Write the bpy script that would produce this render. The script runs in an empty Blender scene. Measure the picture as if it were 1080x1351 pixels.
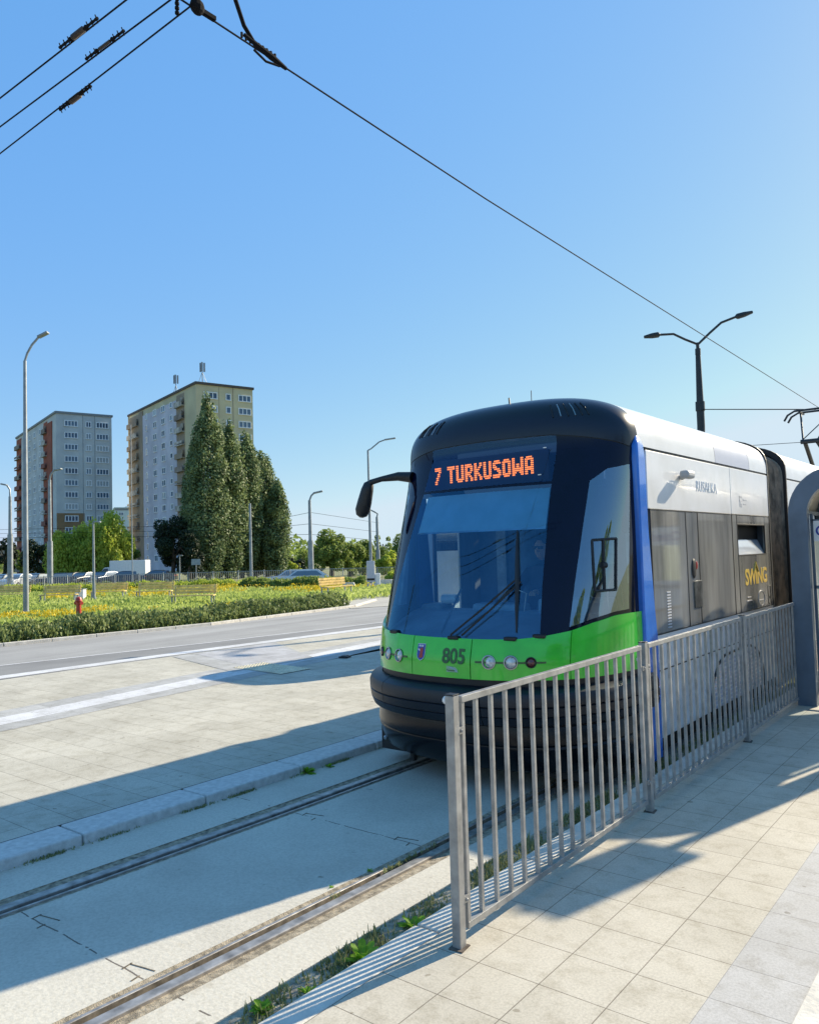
import bpy, math, random
import numpy as np
from mathutils import Vector, Matrix
R_ = math.radians
random.seed(7); rng = np.random.default_rng(11)
sc = bpy.context.scene
COL = sc.collection
EYE = 1.77
# ------------------------------------------------------------------ camera (1.77 m above the stop's pavement)
PITCH, ROLL, PSI, FPX = R_(2.9), R_(1.66), R_(38.5), 1040.0
w_ = Vector((-math.sin(PSI)*math.cos(PITCH), math.cos(PSI)*math.cos(PITCH), math.sin(PITCH)))
r0 = Vector((math.cos(PSI), math.sin(PSI), 0)); u0 = r0.cross(w_)
r_ = r0*math.cos(ROLL)-u0*math.sin(ROLL); u_ = u0*math.cos(ROLL)+r0*math.sin(ROLL)
cd = bpy.data.cameras.new('camera'); cam = bpy.data.objects.new('camera', cd); COL.objects.link(cam)
M = Matrix((r_, u_, -w_)).transposed().to_4x4(); M.translation = Vector((0, 0, EYE)); cam.matrix_world = M
cd.sensor_fit = 'HORIZONTAL'; cd.sensor_width = 36; cd.lens = 36*FPX/1080; cd.clip_end = 6000; cd.clip_start = .05
sc.camera = cam
FH = Vector((-math.sin(PSI), math.cos(PSI), 0))
def at(px, py, d):
    """survey helper: the point d metres ahead seen in this direction"""
    v = w_ + r_*((px-540)/FPX) - u_*((py-675.5)/FPX)
    return Vector((0, 0, EYE)) + v*(d/v.dot(FH))
def gz(x, y):
    d = x*FH.x+y*FH.y
    return -.15 - .013*max(0, min(d, 115)-35)
# ------------------------------------------------------------------ materials
def ramp(nt, fac, stops):
    r = nt.nodes.new('ShaderNodeValToRGB'); e = r.color_ramp.elements
    while len(e) < len(stops): e.new(.5)
    for k, (p, c) in enumerate(stops): e[k].position = p; e[k].color = (*c, 1) if len(c) == 3 else c
    nt.links.new(fac, r.inputs[0]); return r.outputs[0]
def noise(nt, scale, detail=4, rough=.55, coord='Object', vec=None):
    n = nt.nodes.new('ShaderNodeTexNoise'); n.inputs['Scale'].default_value = scale
    n.inputs['Detail'].default_value = detail; n.inputs['Roughness'].default_value = rough
    if vec is None:
        tc = nt.nodes.new('ShaderNodeTexCoord'); vec = tc.outputs[coord]
    nt.links.new(vec, n.inputs['Vector']); return n.outputs['Fac']
def mixc(nt, fac, a, b, mode='MIX'):
    m = nt.nodes.new('ShaderNodeMix'); m.data_type = 'RGBA'; m.blend_type = mode
    for s, v in ((0, fac), (6, a), (7, b)):
        if hasattr(v, 'links') or hasattr(v, 'is_linked'): nt.links.new(v, m.inputs[s])
        elif s == 0: m.inputs[0].default_value = v
        else: m.inputs[s].default_value = (*v, 1)
    return m.outputs[2]
def bump(nt, h, strength, dist=.01):
    b = nt.nodes.new('ShaderNodeBump'); b.inputs['Strength'].default_value = strength; b.inputs['Distance'].default_value = dist
    nt.links.new(h, b.inputs['Height']); return b.outputs[0]
def mat(name, c, rough=.5, metal=0, var=.12, scale=6, bmp=0, coat=0, spec=.5, c2=None, coord='Object', rv=0):
    m = bpy.data.materials.new(name); m.use_nodes = True; nt = m.node_tree; p = nt.nodes['Principled BSDF']
    p.inputs['Roughness'].default_value = rough; p.inputs['Metallic'].default_value = metal
    p.inputs['Coat Weight'].default_value = coat; p.inputs['Specular IOR Level'].default_value = spec
    p.inputs['Coat Roughness'].default_value = .04
    f = noise(nt, scale, coord=coord)
    c2 = c2 or tuple(max(0, v*(1-var*2.2)) for v in c)
    hi = tuple(min(1, v*(1+var*.4)) for v in c)
    nt.links.new(ramp(nt, f, [(.3, c2), (.68, hi)]), p.inputs['Base Color'])
    if bmp: nt.links.new(bump(nt, noise(nt, scale*6, 5, coord=coord), bmp), p.inputs['Normal'])
    if rv:
        mr = nt.nodes.new('ShaderNodeMapRange'); mr.inputs[3].default_value = max(0, rough-rv); mr.inputs[4].default_value = rough+rv
        nt.links.new(noise(nt, scale*1.7, 5, coord=coord), mr.inputs[0]); nt.links.new(mr.outputs[0], p.inputs['Roughness'])
    return m
def leafmat(name, dark, light, trans=.35, scale=.9):
    m = bpy.data.materials.new(name); m.use_nodes = True; nt = m.node_tree; p = nt.nodes['Principled BSDF']
    c1 = ramp(nt, noise(nt, scale, 3), [(.32, dark), (.66, light)])
    c = mixc(nt, .35, c1, ramp(nt, noise(nt, scale*9, 2), [(.35, dark), (.7, light)]))
    nt.links.new(c, p.inputs['Base Color']); p.inputs['Roughness'].default_value = .55; p.inputs['Specular IOR Level'].default_value = .3
    t = nt.nodes.new('ShaderNodeBsdfTranslucent'); nt.links.new(c, t.inputs['Color'])
    mx = nt.nodes.new('ShaderNodeMixShader'); mx.inputs[0].default_value = trans
    nt.links.new(p.outputs[0], mx.inputs[1]); nt.links.new(t.outputs[0], mx.inputs[2])
    nt.links.new(mx.outputs[0], nt.nodes['Material Output'].inputs[0]); return m
def glassmat(name, tint, refl, rcol=(1, 1, 1), rough=.0):
    """coated glazing: tinted see-through plus a mirror part that grows at grazing angles"""
    m = bpy.data.materials.new(name); m.use_nodes = True; nt = m.node_tree; nt.nodes.remove(nt.nodes['Principled BSDF'])
    t = nt.nodes.new('ShaderNodeBsdfTransparent'); t.inputs[0].default_value = (*tint, 1)
    g = nt.nodes.new('ShaderNodeBsdfGlossy'); g.inputs[0].default_value = (*rcol, 1); g.inputs['Roughness'].default_value = rough
    lw = nt.nodes.new('ShaderNodeFresnel'); lw.inputs[0].default_value = 1.5
    a = nt.nodes.new('ShaderNodeMath'); a.operation = 'ADD'; a.inputs[1].default_value = refl; a.use_clamp = True
    nt.links.new(lw.outputs[0], a.inputs[0])
    mx = nt.nodes.new('ShaderNodeMixShader'); nt.links.new(a.outputs[0], mx.inputs[0])
    nt.links.new(t.outputs[0], mx.inputs[1]); nt.links.new(g.outputs[0], mx.inputs[2])
    nt.links.new(mx.outputs[0], nt.nodes['Material Output'].inputs[0]); return m
def emit(name, c, s):
    m = bpy.data.materials.new(name); m.use_nodes = True; p = m.node_tree.nodes['Principled BSDF']
    p.inputs['Base Color'].default_value = (*[v*.3 for v in c], 1)
    p.inputs['Emission Color'].default_value = (*c, 1); p.inputs['Emission Strength'].default_value = s; return m
def posxyz(nt):
    g = nt.nodes.new('ShaderNodeNewGeometry'); s = nt.nodes.new('ShaderNodeSeparateXYZ'); nt.links.new(g.outputs['Position'], s.inputs[0]); return g.outputs['Position'], s
def mth(nt, op, a, b=None, c=None):
    n = nt.nodes.new('ShaderNodeMath'); n.operation = op
    for i, v in enumerate((a, b, c)):
        if v is None: continue
        if hasattr(v, 'is_linked'): nt.links.new(v, n.inputs[i])
        else: n.inputs[i].default_value = v
    return n.outputs[0]
def tilemat(name, c, mortar, bw, rh, rot=0, loc=(0, 0), off=.5, var=.08, msize=.006, contrast=.12):
    m = bpy.data.materials.new(name); m.use_nodes = True; nt = m.node_tree; p = nt.nodes['Principled BSDF']
    pos, s = posxyz(nt)
    mp = nt.nodes.new('ShaderNodeMapping'); mp.inputs['Rotation'].default_value = (0, 0, rot); mp.inputs['Location'].default_value = (*loc, 0)
    nt.links.new(pos, mp.inputs[0])
    # joints wander a little
    b = nt.nodes.new('ShaderNodeTexBrick'); b.inputs['Scale'].default_value = 1; b.offset = off; b.squash = 1
    b.inputs['Brick Width'].default_value = bw; b.inputs['Row Height'].default_value = rh
    b.inputs['Mortar Size'].default_value = msize; b.inputs['Mortar Smooth'].default_value = .4; b.inputs['Bias'].default_value = 0
    lo = tuple(v*(1-contrast) for v in c); hi = tuple(min(1, v*(1+contrast*.5)) for v in c)
    b.inputs['Color1'].default_value = (*lo, 1); b.inputs['Color2'].default_value = (*hi, 1); b.inputs['Mortar'].default_value = (*mortar, 1)
    nt.links.new(mp.outputs[0], b.inputs[0])
    n1 = ramp(nt, noise(nt, 1.1, 5, .6, vec=pos), [(.3, (.80, .79, .77)), (.62, (1, 1, 1))])
    n2 = ramp(nt, noise(nt, 90, 3, .7, vec=pos), [(.35, (.80, .80, .80)), (.6, (1, 1, 1))])
    n3 = ramp(nt, noise(nt, 7, 7, .75, vec=pos), [(.34, (.80, .785, .75)), (.52, (1, 1, 1))])
    cc = mixc(nt, 1, mixc(nt, 1, mixc(nt, 1, b.outputs['Color'], n1, 'MULTIPLY'), n2, 'MULTIPLY'), n3, 'MULTIPLY')
    nt.links.new(cc, p.inputs['Base Color']); p.inputs['Roughness'].default_value = .82
    gum = ramp(nt, noise(nt, 16, 1, .3, vec=pos), [(.215, (.62, .60, .56)), (.235, (1, 1, 1))]); cc = mixc(nt, 1, cc, gum, 'MULTIPLY')
    nt.links.new(cc, p.inputs['Base Color'])
    h = mth(nt, 'MULTIPLY_ADD', b.outputs['Fac'], -1.5, noise(nt, 260, 3, vec=pos))
    nt.links.new(bump(nt, h, .25, .004), p.inputs['Normal']); return m
def slabmat():
    m = bpy.data.materials.new('track slab concrete'); m.use_nodes = True; nt = m.node_tree; p = nt.nodes['Principled BSDF']
    pos, s = posxyz(nt)
    base = ramp(nt, noise(nt, .9, 6, .62, vec=pos), [(.25, (.45, .42, .36)), (.5, (.58, .545, .47)), (.75, (.63, .595, .51))])
    fine = ramp(nt, noise(nt, 55, 4, .7, vec=pos), [(.3, (.80, .79, .77)), (.6, (1, 1, 1))])
    spots = ramp(nt, noise(nt, 11, 2, .4, vec=pos), [(.20, (.55, .53, .50)), (.27, (1, 1, 1))])
    c = mixc(nt, 1, mixc(nt, 1, base, fine, 'MULTIPLY'), spots, 'MULTIPLY')
    wob = mth(nt, 'MULTIPLY', mth(nt, 'SUBTRACT', noise(nt, 5, 5, .6, vec=pos), .5), .03)
    yy = mth(nt, 'ADD', mth(nt, 'SUBTRACT', s.outputs[1], .105), wob)
    fr = mth(nt, 'FRACT', mth(nt, 'DIVIDE', yy, 2.005))
    dist = mth(nt, 'ABSOLUTE', mth(nt, 'SUBTRACT', fr, .5))
    line = mth(nt, 'GREATER_THAN', dist, .4978)
    brk = mth(nt, 'GREATER_THAN', noise(nt, 9, 3, .5, vec=pos), .44)
    line = mth(nt, 'MULTIPLY', line, brk)
    dr = mth(nt, 'MINIMUM', mth(nt, 'ABSOLUTE', mth(nt, 'ADD', s.outputs[0], 4.60)), mth(nt, 'ABSOLUTE', mth(nt, 'ADD', s.outputs[0], 3.14)))
    st = mth(nt, 'MULTIPLY_ADD', noise(nt, 3.5, 6, .7, vec=pos), .5, mth(nt, 'MULTIPLY', dr, .8))
    stain = ramp(nt, st, [(.18, (.72, .66, .58)), (.34, (1, 1, 1))])
    c = mixc(nt, 1, c, stain, 'MULTIPLY')
    drip = ramp(nt, noise(nt, 2.2, 7, .75, vec=pos), [(.26, (.82, .79, .74)), (.36, (1, 1, 1))]); c = mixc(nt, 1, c, drip, 'MULTIPLY')
    lc = mixc(nt, line, c, (.14, .12, .10))
    nt.links.new(lc, p.inputs['Base Color']); p.inputs['Roughness'].default_value = .85
    h = mth(nt, 'MULTIPLY_ADD', line, -2.0, noise(nt, 40, 6, .65, vec=pos))
    nt.links.new(bump(nt, h, .45, .006), p.inputs['Normal']); return m
def roadmat(name, c, var=.2):
    m = bpy.data.materials.new(name); m.use_nodes = True; nt = m.node_tree; p = nt.nodes['Principled BSDF']
    pos, s = posxyz(nt)
    a = ramp(nt, noise(nt, .5, 5, .6, vec=pos), [(.3, tuple(v*(1-var) for v in c)), (.65, c)])
    mp = nt.nodes.new('ShaderNodeMapping'); mp.inputs['Scale'].default_value = (1.6, .07, 1); mp.inputs['Rotation'].default_value = (0, 0, .08); nt.links.new(pos, mp.inputs[0])
    a = mixc(nt, 1, a, ramp(nt, noise(nt, 1, 4, .6, vec=mp.outputs[0]), [(.35, (.78, .77, .77)), (.6, (1, 1, 1))]), 'MULTIPLY')
    f = ramp(nt, noise(nt, 120, 3, .7, vec=pos), [(.35, (.7, .7, .7)), (.62, (1, 1, 1))])
    nt.links.new(mixc(nt, 1, a, f, 'MULTIPLY'), p.inputs['Base Color']); p.inputs['Roughness'].default_value = .85
    nt.links.new(bump(nt, noise(nt, 90, 3, vec=pos), .4, .004), p.inputs['Normal']); return m
MT = {}
MT['pave'] = tilemat('beige paving', (.58, .53, .44), (.22, .19, .15), .2915, .2985, loc=(1.394, -.185), off=.0, msize=.0028, contrast=.05)
MT['pave_grey'] = tilemat('grey paving', (.52, .505, .49), (.3, .29, .28), .305, .2985, loc=(1.105, -.185), off=.0, msize=.0028, contrast=.05)
MT['pave2'] = tilemat('beige platform paving', (.57, .535, .45), (.27, .245, .2), .59, .2985, loc=(.1, .0), off=.5, msize=.0035, contrast=.06)
MT['pave2_grey'] = tilemat('grey platform band', (.49, .485, .475), (.3, .3, .3), .29, .2985, loc=(0, 0), off=.5, msize=.004)
MT['white_stone'] = tilemat('white concrete strip', (.72, .72, .74), (.4, .4, .4), .6, 1.0, loc=(0, .2), off=0, msize=.004, contrast=.05)
MT['slab'] = slabmat()
MT['kerb'] = mat('granite kerb', (.62, .61, .59), .8, var=.10, scale=22, bmp=.5)
MT['kerb_light'] = mat('pale kerb', (.66, .62, .55), .8, var=.12, scale=7, bmp=.4)
MT['asphalt'] = roadmat('worn asphalt', (.43, .42, .405))
MT['asphalt_dark'] = roadmat('patched asphalt', (.31, .305, .30), .3)
MT['path'] = roadmat('path concrete', (.52, .49, .43), .12)
MT['ground'] = mat('park ground', (.17, .19, .06), .95, var=.3, scale=.35, c2=(.22, .20, .10))
MT['soil'] = mat('dry soil', (.44, .39, .30), .95, var=.3, scale=14, bmp=.8)
MT['filler'] = mat('sand filler', (.44, .37, .27), .95, var=.3, scale=30, bmp=.8)
MT['steel'] = mat('worn rail steel', (.46, .43, .40), .48, .6, var=.25, scale=12)
MT['groove'] = mat('sandy groove', (.22, .18, .13), .9, 0, var=.3, scale=20)
MT['rust'] = mat('rusty groove', (.14, .11, .09), .8, .2, var=.3, scale=20)
MT['galv'] = mat('galvanised steel', (.37, .365, .355), .45, .35, var=.16, scale=14, bmp=.06, rv=.1)
MT['pole'] = mat('pole zinc', (.30, .33, .36), .5, .3, var=.14, scale=3)
MT['blackpole'] = mat('black pole paint', (.02, .024, .028), .45, 0, var=.2)
MT['wire'] = mat('wire', (.012, .012, .014), .9, 0, spec=.1)
MT['white'] = mat('white tram paint', (.78, .78, .80), .32, var=.035, scale=2.5, coat=.3, c2=(.69, .685, .68))
MT['whitelow'] = mat('dusty lower tram paint', (.74, .74, .77), .42, var=.10, scale=4, c2=(.58, .57, .55))
MT['whiteg'] = mat('light grey roof panel', (.50, .51, .60), .35, var=.03, scale=2.5, coat=.3)
MT['black'] = mat('black gloss paint', (.002, .004, .016), .24, var=.1, coat=.0, spec=.55)
MT['navy'] = mat('navy glazing border', (.002, .004, .020), .05, var=.1, coat=.0, spec=.28)
MT['signglass'] = mat('sign glazing', (.008, .022, .075), .05, var=.1, coat=1)
MT['rubber'] = mat('black rubber', (.012, .013, .016), .5, var=.2, scale=8)
MT['bumper'] = mat('bumper plastic', (.009, .012, .02), .42, var=.2, scale=4)
MT['skirtblack'] = mat('gloss black skirt', (.005, .006, .010), .22, var=.2, spec=.3)
MT['green'] = mat('lime green paint', (.045, .60, .035), .22, var=.10, scale=5, coat=.7, c2=(.03, .50, .025))
MT['blue'] = mat('royal blue paint', (.025, .17, .66), .25, var=.06, coat=.9)
MT['lightblue'] = mat('faded blue lettering', (.36, .47, .62), .5, var=.05)
MT['faded'] = mat('faded grey lettering', (.50, .51, .55), .5, var=.05)
MT['yellow'] = mat('yellow lettering', (.80, .56, .10), .4, var=.05)
MT['num'] = mat('dark green number', (.045, .12, .035), .4, var=.05)
MT['red'] = mat('red enamel', (.50, .05, .035), .4, var=.1)
MT['crestblue'] = mat('crest blue', (.03, .07, .38), .4, var=.05)
MT['plainwhite'] = mat('white enamel', (.78, .78, .78), .35, var=.05)
MT['lens'] = mat('headlamp lens', (.75, .74, .70), .08, .2, var=.25, scale=40, coat=1)
MT['chrome'] = mat('lamp bezel', (.35, .36, .38), .2, .9, var=.1)
MT['redlens'] = mat('tail lens', (.16, .03, .03), .1, .1, var=.2, coat=1)
MT['dark_int'] = mat('cab lining', (.16, .22, .32), .7, var=.25, scale=3)
MT['dash'] = mat('dashboard', (.30, .37, .43), .6, var=.15, scale=4)
MT['blind'] = mat('sun blind fabric', (.44, .62, .68), .8, var=.08, scale=4)
MT['steelint'] = mat('interior steel', (.55, .56, .58), .3, .8)
MT['bellows'] = mat('bellows cloth', (.30, .24, .18), .85, var=.3, scale=6, bmp=.3)
MT['ws'] = glassmat('blue windscreen', (.62, .86, .96), .09, (.26, .64, 1.0))
MT['signws'] = glassmat('sign window', (.55, .66, .80), .05, (.35, .6, 1.0))
MT['sideglass'] = glassmat('cab side glass', (.62, .74, .80), .24, (.80, .92, 1.0))
MT['clear'] = glassmat('clear glass', (.85, .9, .92), .02)
MT['dustglass'] = mat('dusty dark side glazing', (.29, .285, .27), .08, var=.3, scale=1.3, coat=.6, spec=.8, c2=(.15, .148, .142), rv=.05)
_n = MT['dustglass'].node_tree; _t = [q for q in _n.nodes if q.type == 'TEX_NOISE'][0]; _m = _n.nodes.new('ShaderNodeMapping'); _m.inputs['Scale'].default_value = (1, 3.2, .55)
_n.links.new(_t.inputs['Vector'].links[0].from_socket, _m.inputs[0]); _n.links.new(_m.outputs[0], _t.inputs['Vector'])
MT['shelter'] = mat('shelter steel blue grey', (.12, .165, .225), .45, .25, var=.1, scale=4)
MT['alu'] = mat('aluminium slats', (.60, .58, .54), .5, .3, var=.1)
MT['signtext'] = mat('sign blue', (.03, .06, .35), .4)
MT['led'] = emit('amber dots', (1.0, .21, .03), 2.1)
MT['wood'] = mat('yellow bench wood', (.88, .62, .22), .55, var=.2, scale=5)
MT['skin'] = mat('skin', (.45, .26, .18), .5, var=.08)
MT['cloth'] = mat('dark shirt', (.05, .06, .10), .8, var=.1)
MT['hair'] = mat('dark hair', (.02, .015, .012), .7)
MT['bark'] = mat('bark', (.10, .08, .06), .9, var=.3, scale=6, bmp=.6)
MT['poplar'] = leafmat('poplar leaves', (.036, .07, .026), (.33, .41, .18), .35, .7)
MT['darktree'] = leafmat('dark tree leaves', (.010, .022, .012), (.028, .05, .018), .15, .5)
MT['willow'] = leafmat('bright willow leaves', (.24, .33, .04), (.62, .66, .11), .55, .5)
MT['lime'] = leafmat('fresh green leaves', (.12, .19, .04), (.34, .41, .10), .5, .6)
MT['hedge'] = leafmat('hedge leaves', (.06, .10, .025), (.33, .38, .14), .35, 1.8)
MT['meadow'] = leafmat('meadow grass', (.24, .33, .06), (.52, .58, .17), .45, .25)
MT['flower'] = leafmat('yellow flowers', (.50, .38, .02), (.80, .60, .04), .3, 1.5)
MT['dandelion'] = leafmat('weed leaves', (.16, .34, .02), (.38, .62, .06), .5, 12)
MT['tuft'] = leafmat('dry tufts', (.15, .18, .06), (.42, .42, .20), .35, 8)
MT['winframe'] = mat('white window frame', (.82, .83, .84), .5, var=.05)
MT['winpane'] = mat('dark window pane', (.05, .09, .15), .12, var=.7, scale=.35, spec=.35, c2=(.02, .03, .045), coord='Object')
_n = MT['winpane'].node_tree; _o = _n.nodes.new('ShaderNodeObjectInfo'); _p = _n.nodes['Principled BSDF']
_n.links.new(ramp(_n, _o.outputs['Random'], [(.0, (.03, .05, .09)), (.35, (.08, .13, .20)), (.62, (.14, .20, .27)), (.85, (.40, .43, .44))]), _p.inputs['Base Color'])  # lighter tones put sky reflections and pale curtains into the pane colour
MT['balcony'] = mat('balcony slab', (.30, .24, .20), .8, var=.3, scale=.8)
MT['balcony_light'] = mat('balcony rail', (.55, .50, .44), .8, var=.3, scale=.8)
MT['balcony_red'] = mat('rusty balcony', (.30, .10, .07), .8, var=.3, scale=.8)
# ------------------------------------------------------------------ object helpers
def tag(o, label=None, cat=None, group=None, kind=None):
    if label: o['label'] = label
    if cat: o['category'] = cat
    if group: o['group'] = group
    if kind: o['kind'] = kind
    return o
def thing(name, loc, label, cat, group=None, rz=0):
    o = bpy.data.objects.new(name, None); o.empty_display_size = .2; COL.objects.link(o)
    o.location = loc; o.rotation_euler = (0, 0, rz); return tag(o, label, cat, group)
def link(name, me, parent=None, loc=None, rot=None):
    o = bpy.data.objects.new(name, me); COL.objects.link(o)
    if parent: o.parent = parent
    if loc is not None: o.location = loc
    if rot is not None: o.rotation_euler = rot
    return o
class MB:
    def __init__(s, o=(0, 0, 0)): s.v = []; s.f = []; s.o = Vector(o)
    def add(s, vs, fs):
        k = len(s.v); s.v += [tuple(Vector(v)-s.o) for v in vs]; s.f += [tuple(i+k for i in f) for f in fs]; return s
    def box(s, c, d, rz=0, m=None):
        x, y, z = [v/2 for v in d]; c = Vector(c); R = m or Matrix.Rotation(rz, 3, 'Z')
        vs = [c+R@Vector((a*x, b*y, e*z)) for e in (-1, 1) for b in (-1, 1) for a in (-1, 1)]
        return s.add(vs, [(0, 2, 3, 1), (4, 5, 7, 6), (0, 1, 5, 4), (2, 6, 7, 3), (0, 4, 6, 2), (1, 3, 7, 5)])
    def tube(s, pts, r, n=8, caps=True):
        pts = [Vector(p) for p in pts]; rr = r if isinstance(r, (list, tuple)) else [r]*len(pts)
        rings = []; prev = None
        for i, p in enumerate(pts):
            t = (pts[min(i+1, len(pts)-1)]-pts[max(i-1, 0)]).normalized()
            a = (prev-t*prev.dot(t)) if prev is not None else t.orthogonal()
            if a.length < 1e-6: a = t.orthogonal()
            a.normalize(); prev = a; b = t.cross(a)
            rings.append([p+(a*math.cos(2*math.pi*k/n)+b*math.sin(2*math.pi*k/n))*rr[i] for k in range(n)])
        vs = [v for g in rings for v in g]; fs = []
        for i in range(len(pts)-1):
            for k in range(n): fs.append((i*n+k, i*n+(k+1) % n, (i+1)*n+(k+1) % n, (i+1)*n+k))
        if caps: fs.append(tuple(range(n))[::-1]); fs.append(tuple((len(pts)-1)*n+k for k in range(n)))
        return s.add(vs, fs)
    def ball(s, c, r, n=10, sc3=(1, 1, 1)):
        c = Vector(c); vs = []; fs = []; m = n//2
        for i in range(m+1):
            th = math.pi*i/m
            for k in range(n):
                ph = 2*math.pi*k/n; vs.append(c+Vector((math.sin(th)*math.cos(ph)*r*sc3[0], math.sin(th)*math.sin(ph)*r*sc3[1], math.cos(th)*r*sc3[2])))
        for i in range(m):
            for k in range(n): fs.append((i*n+k, (i+1)*n+k, (i+1)*n+(k+1) % n, i*n+(k+1) % n))
        return s.add(vs, fs)
    def grid(s, P, nu, nv):
        vs = [P(i/nu, j/nv) for j in range(nv+1) for i in range(nu+1)]
        return s.add(vs, [(j*(nu+1)+i, j*(nu+1)+i+1, (j+1)*(nu+1)+i+1, (j+1)*(nu+1)+i) for j in range(nv) for i in range(nu)])
    def prism(s, poly, z0, z1):
        n = len(poly); vs = [(x, y, z0) for x, y in poly]+[(x, y, z1) for x, y in poly]
        return s.add(vs, [tuple(range(n))[::-1], tuple(range(n, 2*n))]+[(i, (i+1) % n, n+(i+1) % n, n+i) for i in range(n)])
    def build(s, name, m, parent=None, smooth=False, bev=0, label=None):
        me = bpy.data.meshes.new(name); me.from_pydata(s.v, [], s.f); me.materials.append(m)
        if smooth: me.polygons.foreach_set('use_smooth', [True]*len(me.polygons))
        me.update(); o = link(name, me, parent)
        if smooth:
            b = o.modifiers.new('es', 'EDGE_SPLIT'); b.split_angle = R_(38)
        if bev:
            b = o.modifiers.new('bv', 'BEVEL'); b.width = bev; b.segments = 2; b.limit_method = 'ANGLE'
        if label: o['label'] = label
        return o
def quads(name, V, m, parent=None, base=None):
    """V: (n,4,3) array"""
    V = np.asarray(V, np.float32); n = len(V)
    if base is not None: V = V-np.array(base, np.float32)
    me = bpy.data.meshes.new(name); me.vertices.add(4*n); me.vertices.foreach_set('co', V.reshape(-1))
    me.loops.add(4*n); me.loops.foreach_set('vertex_index', np.arange(4*n, dtype=np.int32))
    me.polygons.add(n); me.polygons.foreach_set('loop_start', np.arange(0, 4*n, 4, dtype=np.int32)); me.polygons.foreach_set('loop_total', np.full(n, 4, np.int32))
    me.materials.append(m); me.update(); me.validate(); return link(name, me, parent)
def leaves(C, N, size, jit=.8):
    """leaf quads at centres C facing roughly N"""
    n = len(C); N = N+rng.normal(0, jit, (n, 3)); N /= np.linalg.norm(N, axis=1)[:, None]+1e-9
    a = np.cross(N, rng.normal(0, 1, (n, 3))); a /= np.linalg.norm(a, axis=1)[:, None]+1e-9
    b = np.cross(N, a); s = (size*rng.uniform(.6, 1.3, n))[:, None]
    return np.stack([C-a*s*.5, C-b*s*.32, C+a*s*.5, C+b*s*.32], 1)
def text(name, body, size, m, parent, matrix, ext=.002, font_scale_x=1.0, bold=0, spacing=1.0, label=None):
    cu = bpy.data.curves.new(name, 'FONT'); cu.body = body; cu.size = size; cu.extrude = ext; cu.offset = bold
    cu.align_x = 'CENTER'; cu.align_y = 'CENTER'; cu.space_character = spacing; cu.resolution_u = 4
    to = bpy.data.objects.new('tmp', cu); COL.objects.link(to)
    dg = bpy.context.evaluated_depsgraph_get(); dg.update()
    me = bpy.data.meshes.new_from_object(to.evaluated_get(dg)); bpy.data.objects.remove(to)
    me.materials.clear(); me.materials.append(m); me.name = name
    X = matrix@Matrix.Diagonal((font_scale_x, 1, 1, 1)); me.transform(X)
    if parent is not None: me.transform(Matrix.Translation(-Vector(parent.location)))
    o = link(name, me, parent)
    if label: o['label'] = label
    return o
def frame_mat(p, n, up=Vector((0, 0, 1))):
    n = Vector(n).normalized(); x = up.cross(n).normalized(); y = n.cross(x)
    M = Matrix((x, y, n)).transposed().to_4x4(); M.translation = Vector(p); return M
# ================================================================== SETTING: sheets
def strip(name, lpts, rpts, m, z=None, dz=0, kind='structure', label=None):
    b = MB()
    n = 40
    def ip(pts, t):
        k = t*(len(pts)-1); i = min(int(k), len(pts)-2); f = k-i
        return (pts[i][0]*(1-f)+pts[i+1][0]*f, pts[i][1]*(1-f)+pts[i+1][1]*f)
    def P(u, v):
        a = ip(lpts, v); c = ip(rpts, v); x = a[0]*(1-u)+c[0]*u; y = a[1]*(1-u)+c[1]*u
        return (x, y, (z if z is not None else gz(x, y))+dz)
    b.grid(P, 4, n); o = b.build(name, m); o['kind'] = kind
    if label: o['label'] = label
    return o
g = MB()
xs = [-3000, -1200, -500, -250]+[-160+5*i for i in range(34)]+[40, 150, 600, 2500]
ys = [-1500, -300, -60]+[-20+5*i for i in range(32)]+[200, 400, 1200, 3200]
g.add([(x, y, gz(x, y)-.03) for y in ys for x in xs], [(j*len(xs)+i, j*len(xs)+i+1, (j+1)*len(xs)+i+1, (j+1)*len(xs)+i) for j in range(len(ys)-1) for i in range(len(xs)-1)])
for k, v in enumerate(g.v):
    if v[0] > -5.2 and v[0] < 3 and v[1] < 60: g.v[k] = (v[0], v[1], -.30)
g.build('ground', MT['ground'])['kind'] = 'structure'
YA, YB = -14, 48
strip('pavement', [(-2.27, YA), (-2.27, YB)], [(-1.105, YA), (-1.105, YB)], MT['pave'], z=0)
strip('pavement_band', [(-1.105, YA), (-1.105, YB)], [(-.80, YA), (-.80, YB)], MT['pave_grey'], z=0)
strip('pavement_edge', [(-.80, YA), (-.80, YB)], [(-.45, YA), (-.45, YB)], MT['kerb_light'], z=0.006)
strip('far_pavement', [(-.45, YA), (-.45, YB)], [(6, YA), (6, YB)], MT['pave'], z=0)
# right kerb stones between grass strip and pavement
kb = MB(); y = YA
while y < YB:
    kb.box((-2.345, y+.495, -.075), (.145, .986, .148)); y += 1.0
o = kb.build('pavement_kerb', MT['kerb_light'], bev=.008); o['kind'] = 'structure'
strip('verge', [(-2.70, YA), (-2.70, YB)], [(-2.41, YA), (-2.41, YB)], MT['soil'], z=-.105)
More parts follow.
